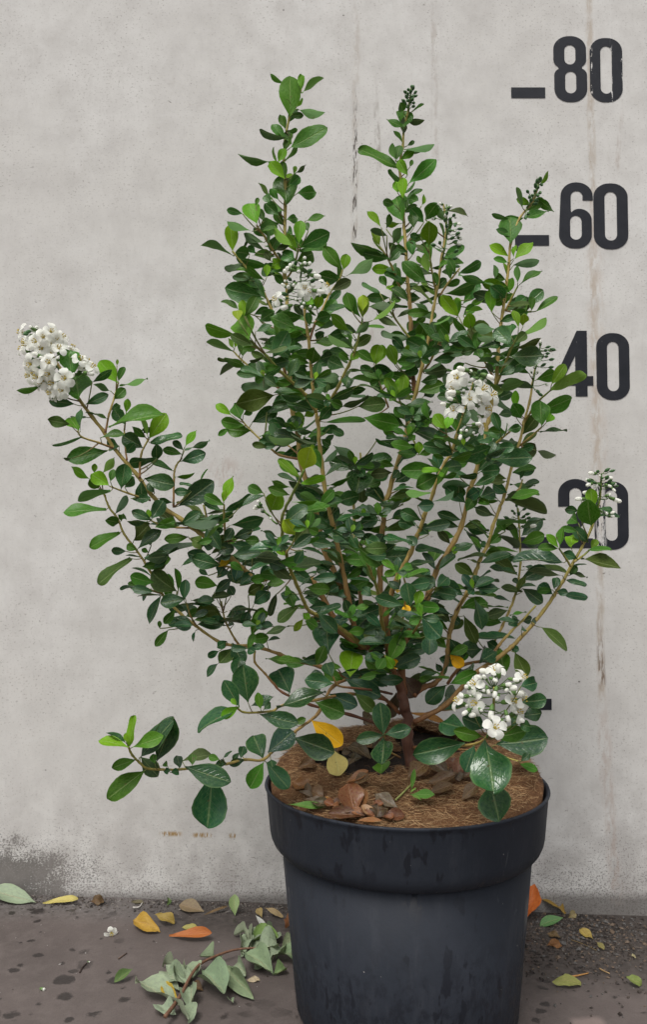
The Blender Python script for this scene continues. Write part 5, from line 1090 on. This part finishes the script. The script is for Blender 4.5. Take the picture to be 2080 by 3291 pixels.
# ---- dead leaves on the matting
RED, RUS, DKB, TANB = (.10, .022, .016), (.24, .080, .030), (.060, .030, .020), (.19, .10, .055)
pot_leaves = (
 ('dull brown crumpled leaf behind the yellow leaf on the pot', 'Y2', (690, 740), (790, 640), 110, (.085, .045, .030), .2, .0),
 ('dark brown leaf on the soil right of the pale yellow leaf', 'Y2', (860, 890), (715, 785), 100, (.085, .045, .028), .18, .1),
 ('dark reddish brown leaf under the big glossy leaf at the left of the pot', 'Y2', (290, 890), (410, 860), 80, (.11, .042, .024), .2, 0),
 ('small orange-brown leaf lying across the middle of the coir', 'Y2', (680, 1145), (840, 1080), 62, RUS, .12, .1),
 ('pointed rust coloured leaf standing at the front of the pot', 'Y2', (690, 1330), (660, 1165), 200, (.20, .060, .030), .10, .55),
 ('rust leaf half folded beside the pointed rust leaf', 'Y2', (760, 1300), (790, 1165), 110, (.20, .070, .030), .12, .5),
 ('glossy dark red leaf at the front rim of the pot', 'Y2', (750, 1370), (535, 1350), 90, RED, .12, 0),
 ('tan curled leaf point at the front rim', 'Y2', (775, 1405), (790, 1290), 70, (.36, .19, .10), .08, .6),
 ('orange leaf scrap at the foot of the tan curled leaf', 'Y2', (760, 1410), (890, 1422), 36, (.34, .13, .05), .1, 0),
 ('maroon leaf right of the tan curled leaf', 'Y2', (830, 1400), (930, 1290), 130, (.055, .016, .016), .2, .2),
 ('long dark red leaf along the front rim', 'Y2', (920, 1415), (1130, 1385), 80, (.12, .024, .018), .12, 0),
 ('grey-brown folded leaf on the coir front', 'Y2', (1080, 1300), (920, 1190), 90, (.14, .095, .075), .25, .2),
 ('orange-brown leaf at the left of the coir', 'Y2', (225, 1110), (365, 1150), 95, (.22, .080, .030), .14, .1),
 ('crumpled brown leaf right of the left orange-brown leaf', 'Y2', (355, 1130), (465, 1200), 90, (.15, .070, .042), .25, .1),
 ('small bright orange leaf near the left front rim', 'Y2', (430, 1275), (520, 1245), 45, (.42, .17, .03), .1, 0),
 ('dark leaf scrap at the left front rim', 'Y2', (270, 1290), (380, 1240), 80, (.07, .040, .028), .3, .1),
 ('russet leaf between the small orange leaf and the pointed rust leaf', 'Y2', (450, 1340), (590, 1310), 60, (.17, .060, .030), .2, 0),
 ('round brown leaf right of the trunk foot', 'Y2', (1180, 1050), (1310, 930), 120, (.13, .060, .032), .1, .15),
 ('long dark brown rolled leaf right of the green seedling', 'Y3', (320, 1150), (545, 1100), 80, (.095, .038, .026), .08, .1),
 ('lower dark brown rolled leaf beside the seedling', 'Y3', (340, 1250), (510, 1180), 75, (.10, .042, .026), .08, .1),
 ('broad dark brown leaf behind the rolled leaves', 'Y3', (480, 1070), (330, 960), 110, (.075, .036, .028), .15, .15),
 ('reddish brown leaf standing in the right dead leaf heap', 'Y3', (560, 1110), (560, 950), 90, (.12, .030, .022), .15, .4),
 ('wine red leaf deep in the right dead leaf heap', 'Y3', (600, 1050), (480, 970), 90, (.085, .016, .018), .2, .1),
 ('brown leaf under the big hanging green leaf', 'Y3', (600, 1270), (720, 1170), 90, (.10, .045, .028), .2, .15),
 ('brown leaf behind the big hanging green leaf', 'Y3', (610, 1100), (720, 1030), 90, (.10, .042, .028), .2, .15),
 ('orange scrap on the black soil right of the trunk', 'Y3', (350, 690), (450, 660), 50, (.42, .17, .03), .1, 0),
 ('dark brown leaf on the soil left of the rosette of four leaves', 'Y2', (650, 880), (520, 900), 80, (.05, .026, .02), .3, 0),
 ('small brown leaf at the soil edge below the pale yellow leaf', 'Y2', (740, 1060), (840, 1010), 70, (.12, .055, .034), .25, .2))
rh = random.Random(12)
for (lab, fr, b, t, w, c, cr, tx) in pot_leaves:
    m = ((b[0] + t[0]) / 2, (b[1] + t[1]) / 2); b, t = [(m[0] + (q[0] - m[0]) * 1.22, m[1] + (q[1] - m[1]) * 1.22 - 8) for q in (b, t)]; w *= 1.3
    dry('fallen_leaf', lab, fr, b, t, w * .8, tuple(q * .85 for q in c), PZ, crumple=cr * .55, curl=rh.uniform(-.3, .3), tiltx=tx * .3, rough=.3, group=LP, fold=.45, lean=.8, lift=.002, blunt=1.25)
rh = random.Random(12)
for (lab, fr, cx, cy, rx, ry, k, cols) in (
   ('crumpled dark brown leaf in the heap left of the trunk', 'Y2', 740, 860, 190, 120, 13, ((.06, .034, .026), (.09, .05, .035), (.045, .026, .022))),
   ('crumpled dark brown leaf in the heap right of the trunk', 'Y3', 560, 1080, 190, 130, 12, ((.07, .032, .026), (.10, .036, .026), (.055, .028, .024))),
   ('russet dead leaf in the heap at the front rim', 'Y2', 760, 1330, 300, 60, 15, ((.17, .045, .022), (.12, .020, .015), (.08, .018, .016), (.22, .075, .035))),
   ('russet dead leaf at the left front of the coir', 'Y2', 320, 1200, 90, 80, 5, ((.14, .055, .03), (.08, .04, .03)))):
    for _ in range(k):
        a = rh.uniform(0, 6.28); q = math.sqrt(rh.random()); x, y = cx + rx * q * math.cos(a), cy + ry * q * math.sin(a); d = rh.uniform(0, 6.28); l = rh.uniform(70, 125)
        dry('fallen_leaf', lab, fr, (x, y), (x + l * math.cos(d), y + l * .7 * math.sin(d)), rh.uniform(38, 66), rh.choice(cols), PZ, crumple=rh.uniform(.05, .12), curl=rh.uniform(-.35, .35), rough=.3, group=lab.replace(' leaf', ' leaves', 1), fold=rh.uniform(.3, .8), lean=rh.uniform(.4, 1.1), lift=rh.uniform(.001, .004), blunt=1.35)
dry('fallen_leaf', 'pale yellow oval leaf lying on the soil below the hanging yellow leaf', 'Y2', (560, 845), (625, 1055), 155, (.62, .50, .17), PZ, crumple=.03, fold=.15, curl=.05, lean=1.0, lift=.002, group=LP, mat=M_LEAF, blunt=.8)
dry('fallen_leaf', 'small green leaf bit at the left front rim of the pot', 'Y2', (165, 1255), (250, 1280), 40, (.08, .19, .03), PZ, crumple=.05, group=LP)
def hang(label, fr, b, t, w, c, dep, crumple, fold=.6):
    (bx, by), (tx, ty) = px(fr, *b), px(fr, *t); B = at_y(bx, by, Y0 + dep); T = at_y(tx, ty, Y0 + dep); ax = T - B; L = ax.length; ax.normalize()
    n0 = Vector((0, -1, .3)); n0 = (n0 - ax * n0.dot(ax)).normalized(); xa = ax.cross(n0); W = w * FR[fr][2] * (B - CAM).y / F
    me = leaf_mesh('dead_leaf', leaf_grid(rq.randrange(9999), .1, fold, .2, .4, .1, NV=10, crumple=crumple), M_DRY); o = inst('dead_leaf', me)
    o.matrix_world = Matrix(((xa.x * W, ax.x * L, n0.x * W, B.x), (xa.y * W, ax.y * L, n0.y * W, B.y), (xa.z * W, ax.z * L, n0.z * W, B.z), (0, 0, 0, 1)))
    o.color = tuple(c) + (.5,); tag(o, label, 'dead leaf')
hang('shrivelled purple brown leaf caught on the right of the trunk', 'Y2', (1140, 180), (1230, 360), 170, (.075, .034, .034), .012, .18)
hang('shrivelled dark brown leaf caught on the left of the trunk', 'Y2', (1080, 320), (1020, 540), 110, (.085, .048, .034), .015, .15)
# ---- a weed seedling in the coir
ws = tag(empty('weed_seedling', at_z(*px('Y2', 1080, 1190), .222)), 'small bright green weed seedling sprouting from the coir', 'seedling')
def wpt(x, y, dz):
    p = at_z(*px('Y2', x, y), .222); return p + Vector((0, 0, dz)) - ws.location
v_, f_, c_ = tube([wpt(1070, 1195, 0), wpt(1130, 1165, .003), wpt(1190, 1130, .006), wpt(1215, 1100, .007)], [.0009, .0009, .0008, .0006], [(.30, .33, .10)] * 4, 6)
o = mesh_obj('stem', v_, f_, M_BARK, ws); col_attr(o, c_)
for (b, t, w, c) in (((1200, 1115), (1225, 940), 36, (.10, .24, .04)), ((1180, 1150), (1390, 1150), 75, (.075, .20, .035)), ((1190, 1130), (1240, 1100), 22, (.16, .30, .05)), ((1190, 1140), (1280, 1200), 26, (.13, .27, .05))):
    B = at_z(*px('Y2', *b), .228); T = at_z(*px('Y2', *t), .232) if t[1] > 1050 else at_y(*px('Y2', *t), B.y)
    ax = T - B; L = ax.length; ax.normalize(); n0 = Vector((0, -.6, .8)); n0 = (n0 - ax * n0.dot(ax)).normalized(); xa = ax.cross(n0); W = w * FR['Y2'][2] * (B - CAM).y / F * 1.1
    o = inst('leaf', rq.choice(LEAF_M), ws); o.color = c + (.4,)
    o.matrix_local = Matrix.Translation(-ws.location) @ Matrix(((xa.x * W, ax.x * L, n0.x * W, B.x), (xa.y * W, ax.y * L, n0.y * W, B.y), (xa.z * W, ax.z * L, n0.z * W, B.z), (0, 0, 0, 1)))
# ---- grit and crumbs nobody could count
def crumbs(name, label, count, seed, place, size, cols):
    r = random.Random(seed); v = []; f = []; col = []
    for _ in range(count):
        x, y = place(r); s = r.uniform(*size) * (1.8 if r.random() < .08 else 1); z = ground_z(x, y) + s * .3; c = r.choice(cols); n = len(v)
        a = r.uniform(0, 6.28); ca, sa = math.cos(a), math.sin(a); e = r.uniform(.6, 2.2)
        for (dx, dy, dz) in ((e, 0, 0), (-e, .2, 0), (0, 1, .1), (0, -1, 0), (.1, 0, .8), (0, 0, -.5)):
            dx, dy = dx * s * r.uniform(.7, 1.2), dy * s * r.uniform(.7, 1.2); v.append((x + dx * ca - dy * sa, y + dx * sa + dy * ca, z + dz * s)); col.append(c)
        for q in ((0, 2, 4), (2, 1, 4), (1, 3, 4), (3, 0, 4), (2, 0, 5), (1, 2, 5), (3, 1, 5), (0, 3, 5)): f.append(tuple(n + i for i in q))
    o = mesh_obj(name, v, f, M_BARK, smooth=False); col_attr(o, col); o['kind'] = 'stuff'; tag(o, label, 'grit'); return o
crumbs('soil_crumbs', 'dark soil crumbs and grit spread right of the pot', 3000, 1, lambda r: (r.gauss(.30, .06), -abs(r.gauss(0, .08)) - .004), (.0004, .0018), [(.02, .016, .014), (.045, .036, .03), (.07, .055, .045), (.03, .022, .018), (.14, .10, .07), (.10, .095, .09)])
crumbs('wall_foot_grit', 'grit and leaf crumbs along the wall foot left of the pot', 2200, 2, lambda r: (r.uniform(-.5, .03), -abs(r.gauss(0, .018)) - .003), (.0004, .0012), [(.03, .025, .022), (.08, .07, .062), (.13, .12, .11), (.05, .035, .025), (.18, .16, .14)])
crumbs('scattered_grit', 'scattered pale specks of grit on the paving', 300, 4, lambda r: (r.uniform(-.5, .5), -r.uniform(.02, .4)), (.0003, .0007), [(.30, .28, .26), (.06, .05, .045), (.5, .48, .45), (.04, .03, .025)])
